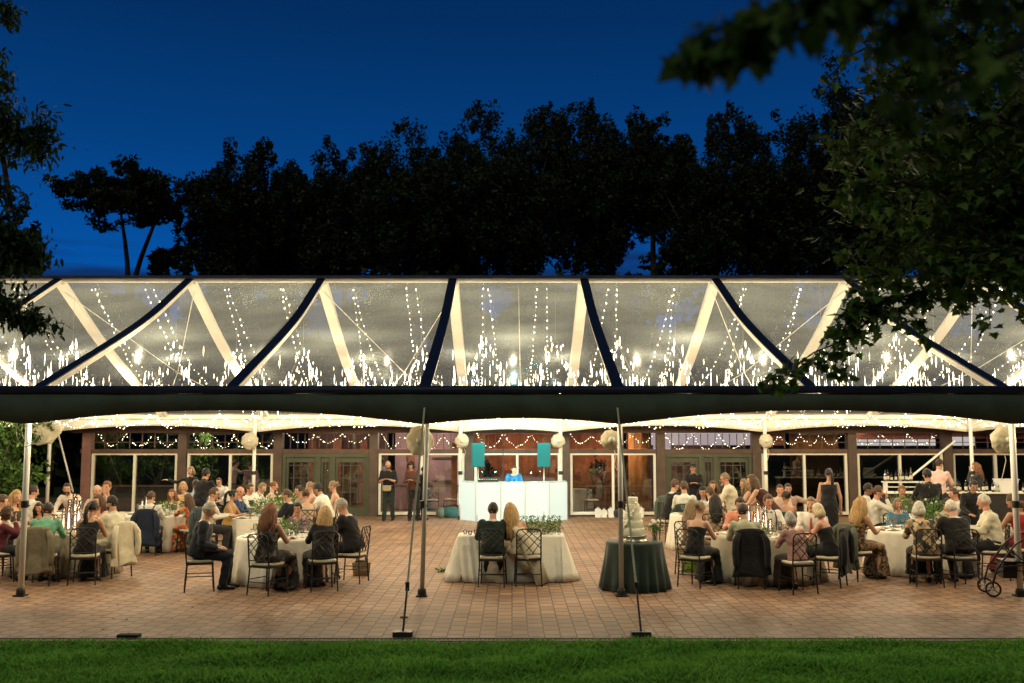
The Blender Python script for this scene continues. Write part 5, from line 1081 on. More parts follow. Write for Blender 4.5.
# --- tableware
wg = thing('wine_glass', 'clear wine glass', 'glass', (0, 0, 0), 0, 'glasses on the dinner tables')
MB().lathe([(.034, 0), (.034, .003), (.006, .008), (.004, .08), (.004, .085)], n=10).build('stem', M_tumbler, wg)
MB().lathe([(.004, .085), (.028, .10), (.038, .135), (.036, .17), (.030, .20), (.028, .20), (.034, .168), (.035, .137), (.026, .104), (.003, .09)], n=12).build('bowl', M_tumbler, wg)
pl = thing('dinner_plate', 'white dinner plate', 'plate', (0, 0, 0), 0, 'plates on the dinner tables'); MB().lathe([(.001, .004), (.07, .004), (.085, .006), (.125, .018), (.130, .021), (.129, .023), (.09, .011), (.001, .009)], n=20).build('plate_body', M_china, pl)
M_food = mat('food on plates', (.40, .18, .06), .6, .5, 60, bump=.6, bscale=50, col2=(.14, .20, .04)); MB().ball((.01, .01, .016), (.055, .045, .018), 12, 6, lambda u: 1 + .25 * noise.noise(u * 4)).build('food', M_food, pl)
nk = thing('napkin', 'folded cream napkin', 'napkin', (0, 0, 0), 0, 'napkins on the dinner tables'); MB().loft([[(-.05, -.08, .0), (.05, -.08, .0), (.05, -.08, .01), (-.05, -.08, .012)], [(-.055, 0, .0), (.05, 0, .0), (.045, 0, .035), (-.05, 0, .028)], [(-.04, .09, .0), (.05, .08, .0), (.05, .08, .012), (-.04, .09, .01)]]).build('folded_cloth', M_cream_cloth, nk)
used = set()
def put(proto, loc, rz, label, scale=1.0):
    if proto.name not in used: used.add(proto.name); proto.location = loc; proto.rotation_euler = (0, 0, rz); proto['label'] = label; proto.scale = (scale,) * 3; return proto
    return dup(proto, loc, rz, label, scale=scale)
names = {'left': 'the candlelit far left table', 'left2': 'the second left table', 'front': 'the front table left of the couple', 'right': 'the candlelit table right of the cake', 'far right': 'the table by the leopard print dress', 'mid right': 'the far table behind the standing grey haired man', 'back': 'the table behind the candlelit far left one', 'back right': 'the table of the young men in white'}
for k, nm in names.items():
    c = T[k]
    for i in range(8):
        a = 2 * math.pi * (i + .5) / 8 + rng.uniform(-.1, .1); put(pl, c + Vector((math.cos(a) * .60, math.sin(a) * .60, 0)), a, 'white plate of food on ' + nm)
        for q in range(2): put(wg, c + Vector((math.cos(a + .32 + q * .13) * (.44 + .08 * q), math.sin(a + .32 + q * .13) * (.44 + .08 * q), 0)), a, 'clear stemmed glass on ' + nm, rng.uniform(.9, 1.1))
        if i % 2: put(nk, c + Vector((math.cos(a + .35) * .68, math.sin(a + .35) * .68, 0)), a + 1.2, 'crumpled cream napkin on ' + nm)
for i in range(7):
    for s in (-1, 1):
        y = 21.1 + i * .68; put(pl, (T['long'].x + s * .30, y, .762), i, 'white plate of food on the long table'); put(wg, (T['long'].x + s * .16, y + .2, .762), 0, 'clear stemmed glass on the long table'); put(wg, (T['long'].x + s * .10, y - .05, .762), 0, 'clear stemmed glass on the long table', 1.1)
# --- candles
M_chim = glass('thin clear chimney glass', (.985, .98, .97), 0, .05, .03, (.9, .75, .65))
def candle(loc, h, label, grp):
    t = thing('candle', label, 'candle', loc, 0, grp)
    MB().lathe([(.030, 0), (.030, .006), (.012, .012), (.010, .03), (.001, .032)], n=10).build('holder', mat('brass', (.5, .33, .12), .3, metal=.9), t)
    MB().lathe([(.014, .028), (.013, .028 + h), (.001, .030 + h)], n=8).build('wax_stick', M_glow_wax, t); MB().lathe([(.002, .032 + h), (.008, .045 + h), (.005, .06 + h), (.0005, .075 + h)], n=8).build('flame', M_flame, t)
    MB().lathe([(.036, .004), (.036, .09 + h), (.0345, .09 + h), (.0345, .006)], n=14, caps=False).build('glass_chimney', M_chim, t); return t
def cluster(c, offs, grp, lab, e_):
    for i, (dx, dy, h) in enumerate(offs): candle(c + Vector((dx, dy, 0)), h, lab, grp)
    for i in range(0, len(offs), 3): lamp('candle_lamp', c + Vector((offs[i][0], offs[i][1] + .0, offs[i][2] + .16)), e_, (1, .55, .28), .006)
cl = T['left'] + Vector((-.02, .1, 0))
cluster(cl, [(-.22, -.05, .12), (-.14, .06, .30), (-.08, -.08, .20), (-.03, .04, .46), (.02, -.10, .33), (.06, .07, .50), (.11, -.03, .26), (.15, .08, .44), (.19, -.08, .36), (.24, .04, .20), (.0, .16, .56), (.30, -.02, .28), (-.28, .05, .18)], 'tall candles clustered on the left table', 'tall white taper candle in a clear glass chimney on the far left table', 1.6)
cr2 = T['right'] + Vector((-.06, .05, 0))
cluster(cr2, [(-.34, .04, .22), (-.26, -.06, .34), (-.18, .05, .42), (-.10, -.05, .30), (-.02, .06, .46), (.05, -.06, .26), (.11, .04, .40), (.0, -.16, .14), (-.22, -.15, .16), (.16, -.08, .18)], 'tall candles clustered on the right table', 'tall white taper candle in a clear glass chimney on the table right of the cake', 1.6)
c3 = T['left2'] + Vector((-.35, -.1, 0)); cluster(c3, [(-.05, 0, .22), (.03, .04, .30), (.09, -.03, .18)], 'short candle group on the second left table', 'white taper candle in a clear glass chimney on the second left table', 1.2)
def tealight(loc, label, grp):
    t = thing('tealight', label, 'candle', loc, 0, grp); MB().lathe([(.026, 0), (.032, .004), (.036, .075), (.033, .075), (.029, .008), (.001, .007)], n=12).build('votive_glass', M_tumbler, t); MB().lathe([(.024, .01), (.024, .04), (.001, .041)], n=10).build('wax', M_glow_wax, t); MB().lathe([(.002, .041), (.006, .05), (.0005, .064)], n=6).build('flame', M_flame, t)
for i in range(4): tealight(HT + Vector((-.80 + .09 * i, .02 - .16 * (i % 2), 0)), 'small votive candle at the left end of the couple table', 'votive candles on the couple table')
for k, n_ in (('front', 4), ('far right', 3), ('mid right', 3), ('back right', 2)):
    for i in range(n_): a = i * 2.1 + 1; tealight(T[k] + Vector((math.cos(a) * .28, math.sin(a) * .28, 0)), 'small votive candle on ' + names[k], 'votive candles on ' + names[k])
for i in range(5): tealight((T['long'].x + .04 * (-1) ** i, 21.5 + i * .9, .762), 'small votive candle on the long table', 'votive candles on the long table')
# --- greenery
def greens(name, loc, rx, rz, ht, n, label, cat='flowers', seed=1, flowers=30, tall=False, grp=None, vase=True):
    t = thing(name, label, cat, loc, 0, grp); r = np.random.default_rng(seed); mb = MB()
    if vase: mb.lathe([(.05, 0), (.075, .02), (.085, .07), (.07, .10), (.001, .10)], n=14).build('low_bowl', M_china, t)
    pts = r.normal(0, 1, (n, 3)) * [rx * .5, rz * .5, ht * .28] + [0, 0, ht * .55 + .03]; pts[:, 2] = np.clip(pts[:, 2], .02, None)
    o = bpy.data.objects.new('foliage', npmesh('foliage', leafquads(pts, .032, seed, .45), 4, M_plant)); COL.objects.link(o); o.parent = t
    mb = MB()
    for i in range(max(10, n // 30)): q = pts[i]; mb.tube([(q[0] * .3, q[1] * .3, .03), (q[0] * .7, q[1] * .7, q[2] * .6), tuple(q)], .003, 4)
    mb.build('stems', mat('plant stem', (.06, .12, .03)), t)
    if flowers:
        mb = MB()
        for i in range(flowers): q = pts[-1 - i]; mb.ball((q[0] * .9, q[1] * .9, q[2] + .02), .022, 7, 5, lambda u: 1 + .3 * noise.noise(u * 5))
        mb.build('blooms', mat('cream blooms', (.75, .70, .55), .8), t)
    return t
for i, y in enumerate((21.4, 22.5, 23.6, 24.8)): greens('flower_arrangement', (T['long'].x + .05, y, .762), .26, .34, .34, 420, ('nearest', 'second', 'third', 'farthest')[i] + ' low arrangement of greens and cream flowers along the long table', seed=i, flowers=14)
greens('flower_arrangement', T['front'] + Vector((-.02, .12, 0)), .34, .28, .22, 520, 'leafy green centrepiece on the front round table', seed=7, flowers=6)
greens('flower_arrangement', T['front'] + Vector((-.25, -.25, 0)), .16, .16, .16, 200, 'small sprig of greens beside the leafy front centrepiece', seed=8, flowers=8)
greens('flower_arrangement', T['far right'] + Vector((.42, .40, 0)), .26, .26, .46, 600, 'tall leafy green centrepiece on the right table', seed=9, flowers=5)
greens('flower_arrangement', T['back right'] + Vector((.2, .1, 0)), .26, .26, .40, 400, 'leafy centrepiece at the table of the young men in white', seed=13, flowers=5)
greens('flower_arrangement', T['left2'] + Vector((.1, .1, 0)), .26, .26, .22, 300, 'low green centrepiece on the second left table', seed=10, flowers=18)
greens('flower_arrangement', T['right'] + Vector((-.15, -.35, 0)), .22, .12, .14, 220, 'low greens at the foot of the candles on the right table', seed=11, flowers=12)
greens('flower_arrangement', T['mid right'], .24, .24, .24, 300, 'low green centrepiece on the far table behind the grey haired man', seed=12, flowers=18)
# row of bud vases with upright stems on the couple table
for i in range(13):
    x = .02 + i * .068; r = np.random.default_rng(100 + i); t = thing('bud_vase', 'small clear vase of upright green sprigs in the row on the couple table', 'vase', HT + Vector((x, -.04 + .13 * (i % 2), 0)), 0, 'row of green bud vases on the couple table')
    MB().lathe([(.022, 0), (.028, .01), (.03, .06), (.018, .09), (.020, .11), (.016, .11), (.014, .09), (.026, .058), (.001, .012)], n=10).build('glass_vase', M_tumbler, t)
    pts = r.normal(0, 1, (110, 3)) * [.034, .030, .075] + [0, 0, .17]; pts[:, 2] = np.clip(pts[:, 2], .03, .31); o = bpy.data.objects.new('foliage', npmesh('foliage', leafquads(pts, .030, i, .4), 4, M_plant)); COL.objects.link(o); o.parent = t
for x, h in ((.36, .36), (.58, .44)):
    t = thing('taper_holder', 'thin dark unlit taper holder standing %s on the couple table' % ('shorter and left' if x < .5 else 'taller and right'), 'candle holder', HT + Vector((x, .12, 0)))
    mb = MB(); mb.lathe([(.03, 0), (.03, .008), (.006, .015), (.005, h - .05), (.012, h - .04), (.001, h - .04)], n=10); mb.build('stem', M_pole, t); MB().lathe([(.009, h - .045), (.008, h + .02), (.001, h + .022)], n=8).build('taper', M_glow_wax, t)

# --- wedding cake
ck = thing('wedding_cake', 'five tiered pale cake on a silver stand on the green table', 'cake', T['cake'] + Vector((-.02, 0, 0)))
M_ice = mat('pale icing', (.70, .68, .50), .5, .06, 8, bump=.5, bscale=22)
MB().lathe([(.235, 0), (.24, .01), (.215, .03), (.205, .07), (.235, .085), (.24, .10), (.001, .10)], n=32).build('stand', mat('silver', (.55, .52, .42), .25, metal=.9), ck)
z = .10
for r_, h in ((.195, .115), (.165, .125), (.138, .125), (.112, .13), (.088, .115)):
    mb = MB(); mb.lathe([(r_ * .99, 0), (r_ * 1.01, .01), (r_, h * .5), (r_ * .995, h - .012), (r_ * .96, h), (.001, h + .001)], (0, 0, z), 32)
    for j in range(26): a = 2 * math.pi * j / 26; mb.ball((r_ * 1.0 * math.cos(a), r_ * 1.0 * math.sin(a), z + .008), .010, 6, 4)
    mb.build('tier', M_ice, ck); z += h
mb = MB(); 
for j in range(16): a = j * 2.4; mb.ball((.03 * math.cos(a) * (j % 3) * .6, .03 * math.sin(a) * (j % 3) * .6, z + .02 + .012 * (j % 4)), .016, 6, 5)
mb.build('topper', mat('dark berry topper', (.06, .03, .03), .6), ck)
mb = MB()
for j in range(22): u = j / 22; a = -1.2 + u * 1.8; rr = .20 - .11 * u; mb.ball((rr * math.sin(a), -rr * math.cos(a), .16 + u * .5), .014 + .006 * (j % 3), 6, 5)
mb.build('icing_flowers', mat('cream blooms', (.75, .70, .55), .8), ck)
vs = thing('flower_vase', 'small clear vase of white roses beside the cake', 'vase', T['cake'] + Vector((.335, -.02, 0)))
MB().lathe([(.038, 0), (.042, .01), (.036, .11), (.046, .16), (.042, .16), (.031, .11), (.001, .012)], n=14).build('glass_vase', M_tumbler, vs)
mb = MB(); [mb.tube([(rng.gauss(0, .012), rng.gauss(0, .012), .015), (rng.gauss(0, .04), rng.gauss(0, .04), .24)], .004, 5) for _ in range(8)]; mb.build('stems', mat('plant stem', (.06, .12, .03)), vs)
mb = MB(); [mb.ball((math.cos(a) * q, math.sin(a) * q, .26 + .03 * (i % 3)), .032, 8, 6, lambda u: 1 + .25 * noise.noise(u * 5)) for i, (a, q) in enumerate([(i * 1.1, .03 + .04 * (i % 2)) for i in range(9)])]; mb.build('blooms', mat('cream blooms', (.75, .70, .55), .8), vs)
pts = np.random.default_rng(3).normal(0, 1, (110, 3)) * [.05, .05, .03] + [0, 0, .22]; o = bpy.data.objects.new('foliage', npmesh('foliage', leafquads(pts, .035, 4, .5), 4, M_plant)); COL.objects.link(o); o.parent = vs

# --- things on the ground
g0 = G(465, 578); cr_ = thing('crate', 'small grey wooden crate at the left foot of the couple table', 'crate', (g0.x, g0.y + .10, 0))
M_crate = mat('weathered grey crate wood', (.20, .16, .11), .8, .3, 5); mb = MB()
for z_ in (.035, .095, .155): mb.box((0, -.13, z_), (.34, .014, .05)); mb.box((0, .13, z_), (.34, .014, .05)); mb.box((-.163, 0, z_), (.014, .246, .05)); mb.box((.163, 0, z_), (.014, .246, .05))
mb.build('slatted_sides', M_crate, cr_, False); mb = MB(); mb.box((0, 0, .008), (.30, .24, .012)); [mb.box((sx_ * .148, sy * .115, .09), (.02, .02, .18)) for sx_ in (-1, 1) for sy in (-1, 1)]; mb.build('base', M_crate, cr_, False)
for i, dx in enumerate((-.09, .06)):
    mb = MB(); mb.tube([(0, -.10, .03), (0, -.04, .035), (0, .03, .06), (0, .09, .09)], [.035, .042, .036, .03], 10); mb.tube([(0, .09, .09), (0, .11, .16)], [.03, .034], 10)
    tag(mb.build('shoe', mat('white trainer', (.72, .70, .62), .6), None, True, (g0.x + dx, g0.y + .12, .11), .3 + .4 * i), ('left' if i == 0 else 'right') + ' one of two white shoes sitting upright in the grey crate', 'shoe')
g1 = G(444, 572); mb = MB(); o = bpy.data.objects.new('fallen_greenery', npmesh('fallen_greenery', leafquads(np.random.default_rng(2).normal(0, 1, (60, 3)) * [.06, .04, .012] + [0, 0, .03], .045, 2, .5), 4, M_plant)); COL.objects.link(o); o.location = (g1.x, g1.y, 0); tag(o, 'small sprig of green leaves fallen left of the couple table', 'leaves')
# handbag basket
g2 = G(360, 576); hb = thing('basket_bag', 'tan basket bag with dark handles under the chair right of the front table', 'bag', (g2.x, g2.y + .12, 0), .2)
mb = MB(); mb.loft([[Vector((sx_ * w_ / 2, sy * d_ / 2, z_)) for sx_, sy in ((-1, -1), (1, -1), (1, 1), (-1, 1))] for z_, w_, d_ in ((.0, .26, .18), (.02, .28, .20), (.20, .32, .22), (.23, .33, .23))]); mb.build('basket_body', mat('woven straw', (.28, .21, .12), .85, .4, 60, bump=.8, bscale=70), hb, False)
mb = MB(); [mb.tube([(-.09, y, .21), (-.07, y, .33), (0, y, .37), (.07, y, .33), (.09, y, .21)], .010, 6) for y in (-.09, .09)]; mb.build('handle', M_shoe, hb); mb = MB(); mb.ball((0, 0, .22), (.14, .09, .05), 12, 6, lambda u: 1 + .2 * noise.noise(u * 3)); mb.build('dark_contents', cloth((.03, .03, .03)), hb)
g3 = G(692, 573); gb = thing('handbag', 'lime green handbag on the ground under the strapless black dress', 'bag', (g3.x, g3.y + .15, 0)); mb = MB(); mb.loft([ring(Vector((0, 0, z_)), Vector((1, 0, 0)), Vector((0, 1, 0)), rx, ry) for z_, rx, ry in ((.0, .13, .06), (.03, .155, .075), (.12, .15, .06), (.19, .12, .035))]); mb.build('bag_body', mat('lime leather', (.22, .42, .04), .45), gb); mb = MB(); mb.tube([(-.09, 0, .18), (-.07, 0, .29), (0, 0, .33), (.07, 0, .29), (.09, 0, .18)], .010, 6); mb.build('handle', mat('lime leather', (.22, .42, .04), .45), gb)
g4 = G(683, 575); bq = thing('bouquet', 'dried tan and green bouquet tied to a chair leg right of the cake', 'bouquet', (g4.x, g4.y, .0)); pts = np.random.default_rng(5).normal(0, 1, (160, 3)) * [.05, .05, .12] + [0, 0, .30]; pts[:, 2] = np.clip(pts[:, 2], .05, .6); o = bpy.data.objects.new('dried_foliage', npmesh('dried_foliage', leafquads(pts, .04, 6, .4), 4, foliage_mat('dried tan leaves', (.20, .13, .06), (.30, .22, .10)))); COL.objects.link(o); o.parent = bq; mb = MB(); mb.tube([(0, 0, 0), (0, 0, .3)], [.03, .02], 8); mb.build('stem_bundle', mat('plant stem', (.06, .12, .03)), bq)
# white lantern bags along the pavilion
M_bag = mat('white paper bag', (.70, .66, .56), .8, .08, 4)
for px, hh in ((598, .26), (604, .22), (611, .26), (629, .30), (635, .26), (641, .28), (622, .22)):
    p = P(px, 516, YW - .45); t = thing('gift_bag', 'small white gift bag in the row at the foot of the right window', 'bag', (p.x, p.y, 0), rng.uniform(-.3, .3), 'white gift bags along the pavilion')
    MB().loft([[Vector((sx_ * w_, sy * w_ * .6, z_)) for sx_, sy in ((-1, -1), (1, -1), (1, 1), (-1, 1))] for z_, w_ in ((0, .085), (hh * .6, .09), (hh, .095))]).build('paper_bag', M_bag, t, False); mb = MB(); mb.tube([(-.04, -.05, hh), (-.03, -.05, hh + .07), (.03, -.05, hh + .07), (.04, -.05, hh)], .004, 5); mb.ball((0, 0, hh + .01), (.06, .035, .035), 8, 5, lambda u: 1 + .4 * noise.noise(u * 5)); mb.build('tissue_and_handle', M_bag, t)
p = P(618, 516, YW - .45); MBx = MB(); MBx.ball((0, 0, .13), (.17, .12, .13), 12, 8, lambda u: 1 + .2 * noise.noise(u * 3)); tag(MBx.build('duffel_bag', cloth((.03, .03, .035)), None, True, (p.x, p.y, 0)), 'black soft bag between the white gift bags by the right window', 'bag')
for px, w_, c_, lb in ((452, .40, (.03, .09, .08), 'dark teal equipment bag on the paving at the left end of the booth'), (441, .16, (.12, .16, .12), 'small grey green bag left of the teal equipment bag')):
    p = P(px, 517, YW - .55); mb = MB(); mb.ball((0, 0, .16), (w_, .16, .17), 14, 8, lambda u: (1 + .22 * noise.noise(u * 2.5)) if u.z > -.6 else 1); tag(mb.build('equipment_bag', cloth(c_), None, True, (p.x, p.y, 0)), lb, 'bag')

# --- DJ booth
YD = 29.3; bx = P(513.5, 500, YD).x; bo = thing('dj_booth', 'curved white panel booth lit aqua from within', 'booth', (bx, YD, 0))
m, nt, out = nodes_of('backlit acrylic'); L = nt.links.new
em = N(nt, 'ShaderNodeEmission'); tc = N(nt, 'ShaderNodeTexCoord'); vo = N(nt, 'ShaderNodeSeparateXYZ'); L(tc.outputs['Object'], vo.inputs[0])
b = N(nt, 'ShaderNodeBsdfPrincipled'); b.inputs['Base Color'].default_value = (.80, .83, .84, 1); b.inputs['Roughness'].default_value = .35; b.inputs['Emission Color'].default_value = (.68, 1, 1, 1); b.inputs['Emission Strength'].default_value = .42
tl = N(nt, 'ShaderNodeBsdfTranslucent'); tl.inputs[0].default_value = (.8, .92, .92, 1); mx = N(nt, 'ShaderNodeMixShader'); mx.inputs[0].default_value = .45; L(b.outputs[0], mx.inputs[1]); L(tl.outputs[0], mx.inputs[2]); L(mx.outputs[0], out.inputs[0]); M_acr = m
cols = [460.5, 476, 501, 525, 549, 567]; pts_ = []
for px in cols:
    u = (px - 513.5) / 53.5; y = YD + .75 * u * u * (1 if abs(u) < .95 else 1.15); q = P(px, 500, y); pts_.append(Vector((q.x - bx, y - YD, 0)))
for i, (a, c) in enumerate(zip(pts_[:-1], pts_[1:])):
    d = (c - a); nrm = Vector((d.y, -d.x, 0)).normalized(); mb = MB(); mb.bar(a + d * .012 + Vector((0, 0, .585)), c - d * .012 + Vector((0, 0, .585)), .02, 1.11); mb.build('front_panel', M_acr, bo, False)
mb = MB()
for a in pts_: mb.box((a.x, a.y + .02, .57), (.03, .05, 1.14))
mb.build('frame', M_pole, bo, False)
mb = MB(); mb.loft([[Vector((p_.x, p_.y + .05, 1.145)), Vector((p_.x, p_.y + .05, 1.17)), Vector((p_.x * .96, p_.y + .55, 1.17)), Vector((p_.x * .96, p_.y + .55, 1.145))] for p_ in pts_]); mb.build('counter_top', mat('pale counter', (.6, .68, .66), .4), bo, False)
for px, w_, dy in ((468, .1, .85), (488, .2, .30), (513, .3, .22), (538, .2, .30), (558, .1, .80)): lamp('booth_lamp', (P(px, 500, YD).x, YD + dy, .55), (22, 60, 110)[int(w_ * 10 - .9)], (.80, 1, 1), .05)
lamp('booth_lamp', (bx - .6, YD + .8, 1.34), 3, (.2, .9, .85), .02); lamp('booth_lamp', (bx + .6, YD + .8, 1.30), 3, (.2, .9, .85), .02)
lp = None if True else thing('laptop', 'open laptop on the booth counter before the disc jockey', 'laptop', (bx + .25, YD + .38, 1.25)); 
mx_ = thing('mixing_desk', 'flat dark mixing desk on the booth counter', 'mixer', (bx - .75, YD + .45, 1.17)); MB().box((0, 0, .03), (.6, .28, .06)).build('desk_body', M_dark_metal, mx_, False); [MB().lathe([(.015, 0), (.012, .02), (.001, .021)], (-.25 + .07 * i, -.05 + .1 * j, .06), 8).build('knob', M_white_metal, mx_) for i in range(8) for j in range(2)]
lamp('booth_lamp', (bx, 28.8, 3.0), 75, (.45, 1, .92), .03); lamp('booth_lamp', (bx - 1.3, 29.2, 3.0), 30, (.70, 1, .95), .03); lamp('booth_lamp', (bx + 1.3, 29.2, 3.0), 30, (.70, 1, .95), .03)
M_scrim = mat('teal lit speaker cover', (.01, .17, .20), .8, .1, 30, bump=.4, bscale=80)  # teal stage light put into the cover colour
for px, sd in ((478, 'left'), (544, 'right')):
    y = 29.95; q = P(px, 467, y); top = P(px, 443, y).z; t = thing('speaker', 'tall rectangular speaker in a teal lit cover on the %s side of the booth' % sd, 'speaker', (q.x, y, q.z), .05 if sd == 'left' else -.05); hh = top - q.z
    mb = MB(); mb.box((0, 0, hh / 2), (.385, .34, hh)); o = mb.build('cabinet', M_scrim, t, False); bv = o.modifiers.new('bevel', 'BEVEL'); bv.width = .02; bv.segments = 3
    MB().box((0, -.178, hh / 2), (.345, .012, hh - .05)).build('front_cover', mat('teal lit speaker cloth', (.01, .16, .19), .9, .15, 60, bump=.5, bscale=120), t, False)  # cloth colour carries the teal light as well
    s_ = thing('speaker_stand', 'tripod speaker stand under the %s teal lit speaker' % sd, 'stand', (q.x, y, 0)); MB().tube([(0, 0, .25), (0, 0, q.z)], [.022, .018], 10).build('pole', M_pole, s_)
    for k in range(3): a = k * 2.09 + .5; mb = MB(); mb.tube([(0, 0, .75), (math.cos(a) * .4, math.sin(a) * .4, .02)], .012, 6); mb.build('leg', M_pole, s_)
    lamp('speaker_uplight', (q.x, YD + .35, 1.34), 3, (.05, .85, .95), .02)
mc = thing('microphone_stand', 'thin black microphone stand rising behind the booth', 'stand', (P(503, 460, 29.9).x, 30.0, 0)); MB().tube([(0, 0, .02), (0, 0, P(503, 443, 30).z)], .012, 8).build('pole', M_dark_metal, mc); MB().lathe([(.14, 0), (.14, .015), (.02, .03), (.001, .03)], n=16).build('base', M_dark_metal, mc); MB().ball((0, 0, P(503, 443, 30).z), (.03, .03, .05)).build('microphone', M_dark_metal, mc)

# --- fabric wrapped fans on the posts
M_tulle = mat('crumpled cream tulle', (.62, .57, .42), .85, .12, 4, bump=.8, bscale=9, trans=.35)
def fan(px, py, Y, wpx, hpx, label, seed, post_x, yaw=0):
    c = P(px, py, Y); t = thing('wrapped_fan', label, 'fan', (c.x, Y, c.z), yaw, 'cloth wrapped fans mounted on the tent posts'); rx, rz = wpx / 2 / F * Y, hpx / 2 / F * Y
    mb = MB(); mb.ball((0, 0, 0), (rx, rx * .55, rz), 36, 24, lambda u: 1 + .13 * noise.noise((u.x * 2.2 + seed, u.y * 2.2, u.z * 2.2)) + .06 * noise.noise((u.x * 6 + seed, u.y * 6, u.z * 6)) - .05 * abs(math.sin(math.atan2(u.z, u.x) * 5 + seed))); mb.build('cloth_wrap', M_tulle, t)
    mb = MB(); mb.lathe([(.05, -.08), (.06, 0), (.05, .08), (.001, .08)], n=12); mb.xform(Matrix.Rotation(math.pi / 2, 4, 'X')); mb.xform(Matrix.Translation((0, -rx * .38, 0))); mb.build('motor', M_pole, t)
    mb = MB(); mb.tube([(0, rx * .3, 0), (post_x - c.x, .15, .02)], .018, 6); mb.build('bracket', M_dark_metal, t); mb = MB(); mb.tube([(rx * .2, .05, -rz * .8), (rx * .5, .08, -rz * 1.5), (rx * .3, .1, -rz * 2.4), (post_x - c.x, .12, -rz * 3)], .006, 5); mb.build('cord', M_cushion, t)
fan(420, 441, YF + .38, 27, 31, 'large lumpy cream wrapped fan behind the thin front pole left of centre', 1, LEG[2]); fan(611, 440, YF + .40, 22, 20, 'cream wrapped fan left of the front pole beside the cake', 2, LEG[3]); fan(1003, 440, YF + .3, 29, 27, 'flat round cream fan near the right edge', 3.3, LEG[4], .3)
for px, w_, lp_, i in ((250, 17, 'on the back post at the left', 1), (462, 14, 'on the back post left of the booth', 2), (558, 14, 'on the back post right of the booth', 3), (766, 14, 'on the back post at the right', 4)): fan(px, 441, YB - .35, w_, w_ * 1.05, 'small cream wrapped fan ' + lp_, 5 + i * 3, LEGB[1 + i])
c = P(48, 436, YB - 1.2); mb = MB(); mb.loft([[Vector((x, .12 * math.sin(x * 14 + k), z)) + Vector((0, .06 * k, 0)) for x, z in ((-.7 + .1 * k, .35), (-.2, .38), (.4, .32), (.42 - .05 * k, .1), (.1, -.12 - .03 * k), (-.3, -.28), (-.65, -.1))] for k in range(4)]); tag(mb.build('bunched_curtain', M_tulle, None, True, c), 'bunched cream fabric gathered at the left end of the back eave', 'curtain')
mb = MB()
for k in range(2): mb.tube([Vector((.17 * math.cos(t) - .1 * k + .0, .03 * k, .27 * math.sin(t) - .45 - .03 * k)) for t in [i * math.pi / 10 for i in range(21)]], .006, 5)
tag(mb.build('coiled_cable', M_wire, None, True, (LEG[1] + .05, YF + .02, 3.05)), 'coiled pale cable hanging on the leftmost front pole', 'cable')

# --- bar at the back right
bc = P(940, 490, 26.6); br_ = thing('bar_counter', 'long bar with a white topped counter and dark front at the back right', 'bar', (bc.x, 26.6, 0))
x0, x1 = P(884, 490, 26.6).x - bc.x, P(1030, 490, 26.6).x - bc.x; zt = 1.02
MB().box(((x0 + x1) / 2, 0, zt / 2), (x1 - x0, .6, zt - .03)).build('front', mat('dark bar front', (.025, .022, .02), .6), br_, False); MB().box(((x0 + x1) / 2, 0, zt), (x1 - x0 + .1, .7, .035)).build('counter_top', M_cream_cloth, br_, False)
rk = thing('bar_shelf', 'white raised shelf at the left end of the bar', 'shelf', (bc.x + x0 + .65, 26.9, zt)); mb = MB(); mb.box((0, 0, .26), (1.1, .3, .03)); mb.box((0, 0, .13), (1.0, .26, .02)); [mb.box((s * .5, 0, .13), (.03, .26, .26)) for s in (-1, 1)]; mb.build('shelf_boards', M_white_metal, rk, False)
BM = [glass('green bottle glass', (.20, .35, .12), .4, .05), glass('clear bottle glass', (.85, .87, .82), .5, .05, .15), mat('dark bottle', (.02, .012, .01), .15), glass('amber bottle glass', (.55, .22, .04), .4, .05)]
M_lab = mat('cream bottle label', (.6, .55, .42), .7)
for i in range(36):
    u = i / 36; x = bc.x + x0 + .15 + (x1 - x0 - .3) * u; up = u < .22; k = rng.randrange(4); s = rng.uniform(.85, 1.15)
    t = thing('bottle', 'small bottle standing on the raised shelf at the left of the bar' if up else 'bottle standing in the crowded row on the bar counter', 'bottle', (x + rng.uniform(-.03, .03), (26.9 if up else 26.45 + rng.uniform(0, .22)), zt + (.276 if up else .018)), 0, 'bottles on the raised bar shelf' if up else 'bottles along the bar counter'); t.scale = (s, s, s * rng.uniform(.9, 1.15))
    MB().lathe([(.034, 0), (.037, .01), (.037, .17), (.03, .20), (.014, .23), (.013, .29), (.016, .295), (.001, .296)], n=12).build('bottle_body', BM[k], t); MB().lathe([(.0378, .05), (.0378, .13), (.0374, .13), (.0374, .05)], n=12, caps=False).build('bottle_label', M_lab, t)
t = thing('ice_bin', 'white square bin on the bar near the right edge', 'bin', (P(1006, 483, 26.6).x, 26.6, zt + .02)); MB().loft([[Vector((a * w_, b2 * w_ * .7, z_)) for a, b2 in ((-1, -1), (1, -1), (1, 1), (-1, 1))] for z_, w_ in ((0, .22), (.32, .25))]).build('bin_body', M_china, t, False); MB().box((0, 0, .325), (.54, .38, .02)).build('rim', M_white_metal, t, False)

# --- tables and chairs seen through the glass
for px, w_, lb in ((582, .62, 'pale cloth on the small table behind the right window'), (424, .50, 'pale cloth on the small table behind the left window')):
    p = P(px, 500, YW + 1.3); rect_cloth(p, w_, .6, lb, mat('pale grey linen', (.55, .52, .50), .85), px, h=.80, flare=.03)
    chair(Vector((p.x + (.28 if px > 500 else .32), p.y - .62, 0)), R(5), 'lattice back chair in front of the small table behind the %s window' % ('right' if px > 500 else 'left'))
chair(Vector((P(452, 500, YW + 1.3).x, YW + 1.0, 0)), R(80), 'lone chair turned sideways behind the left window'); chair(G(671, 540), R(150), 'empty chair turned to the far table right of the cake') if False else None

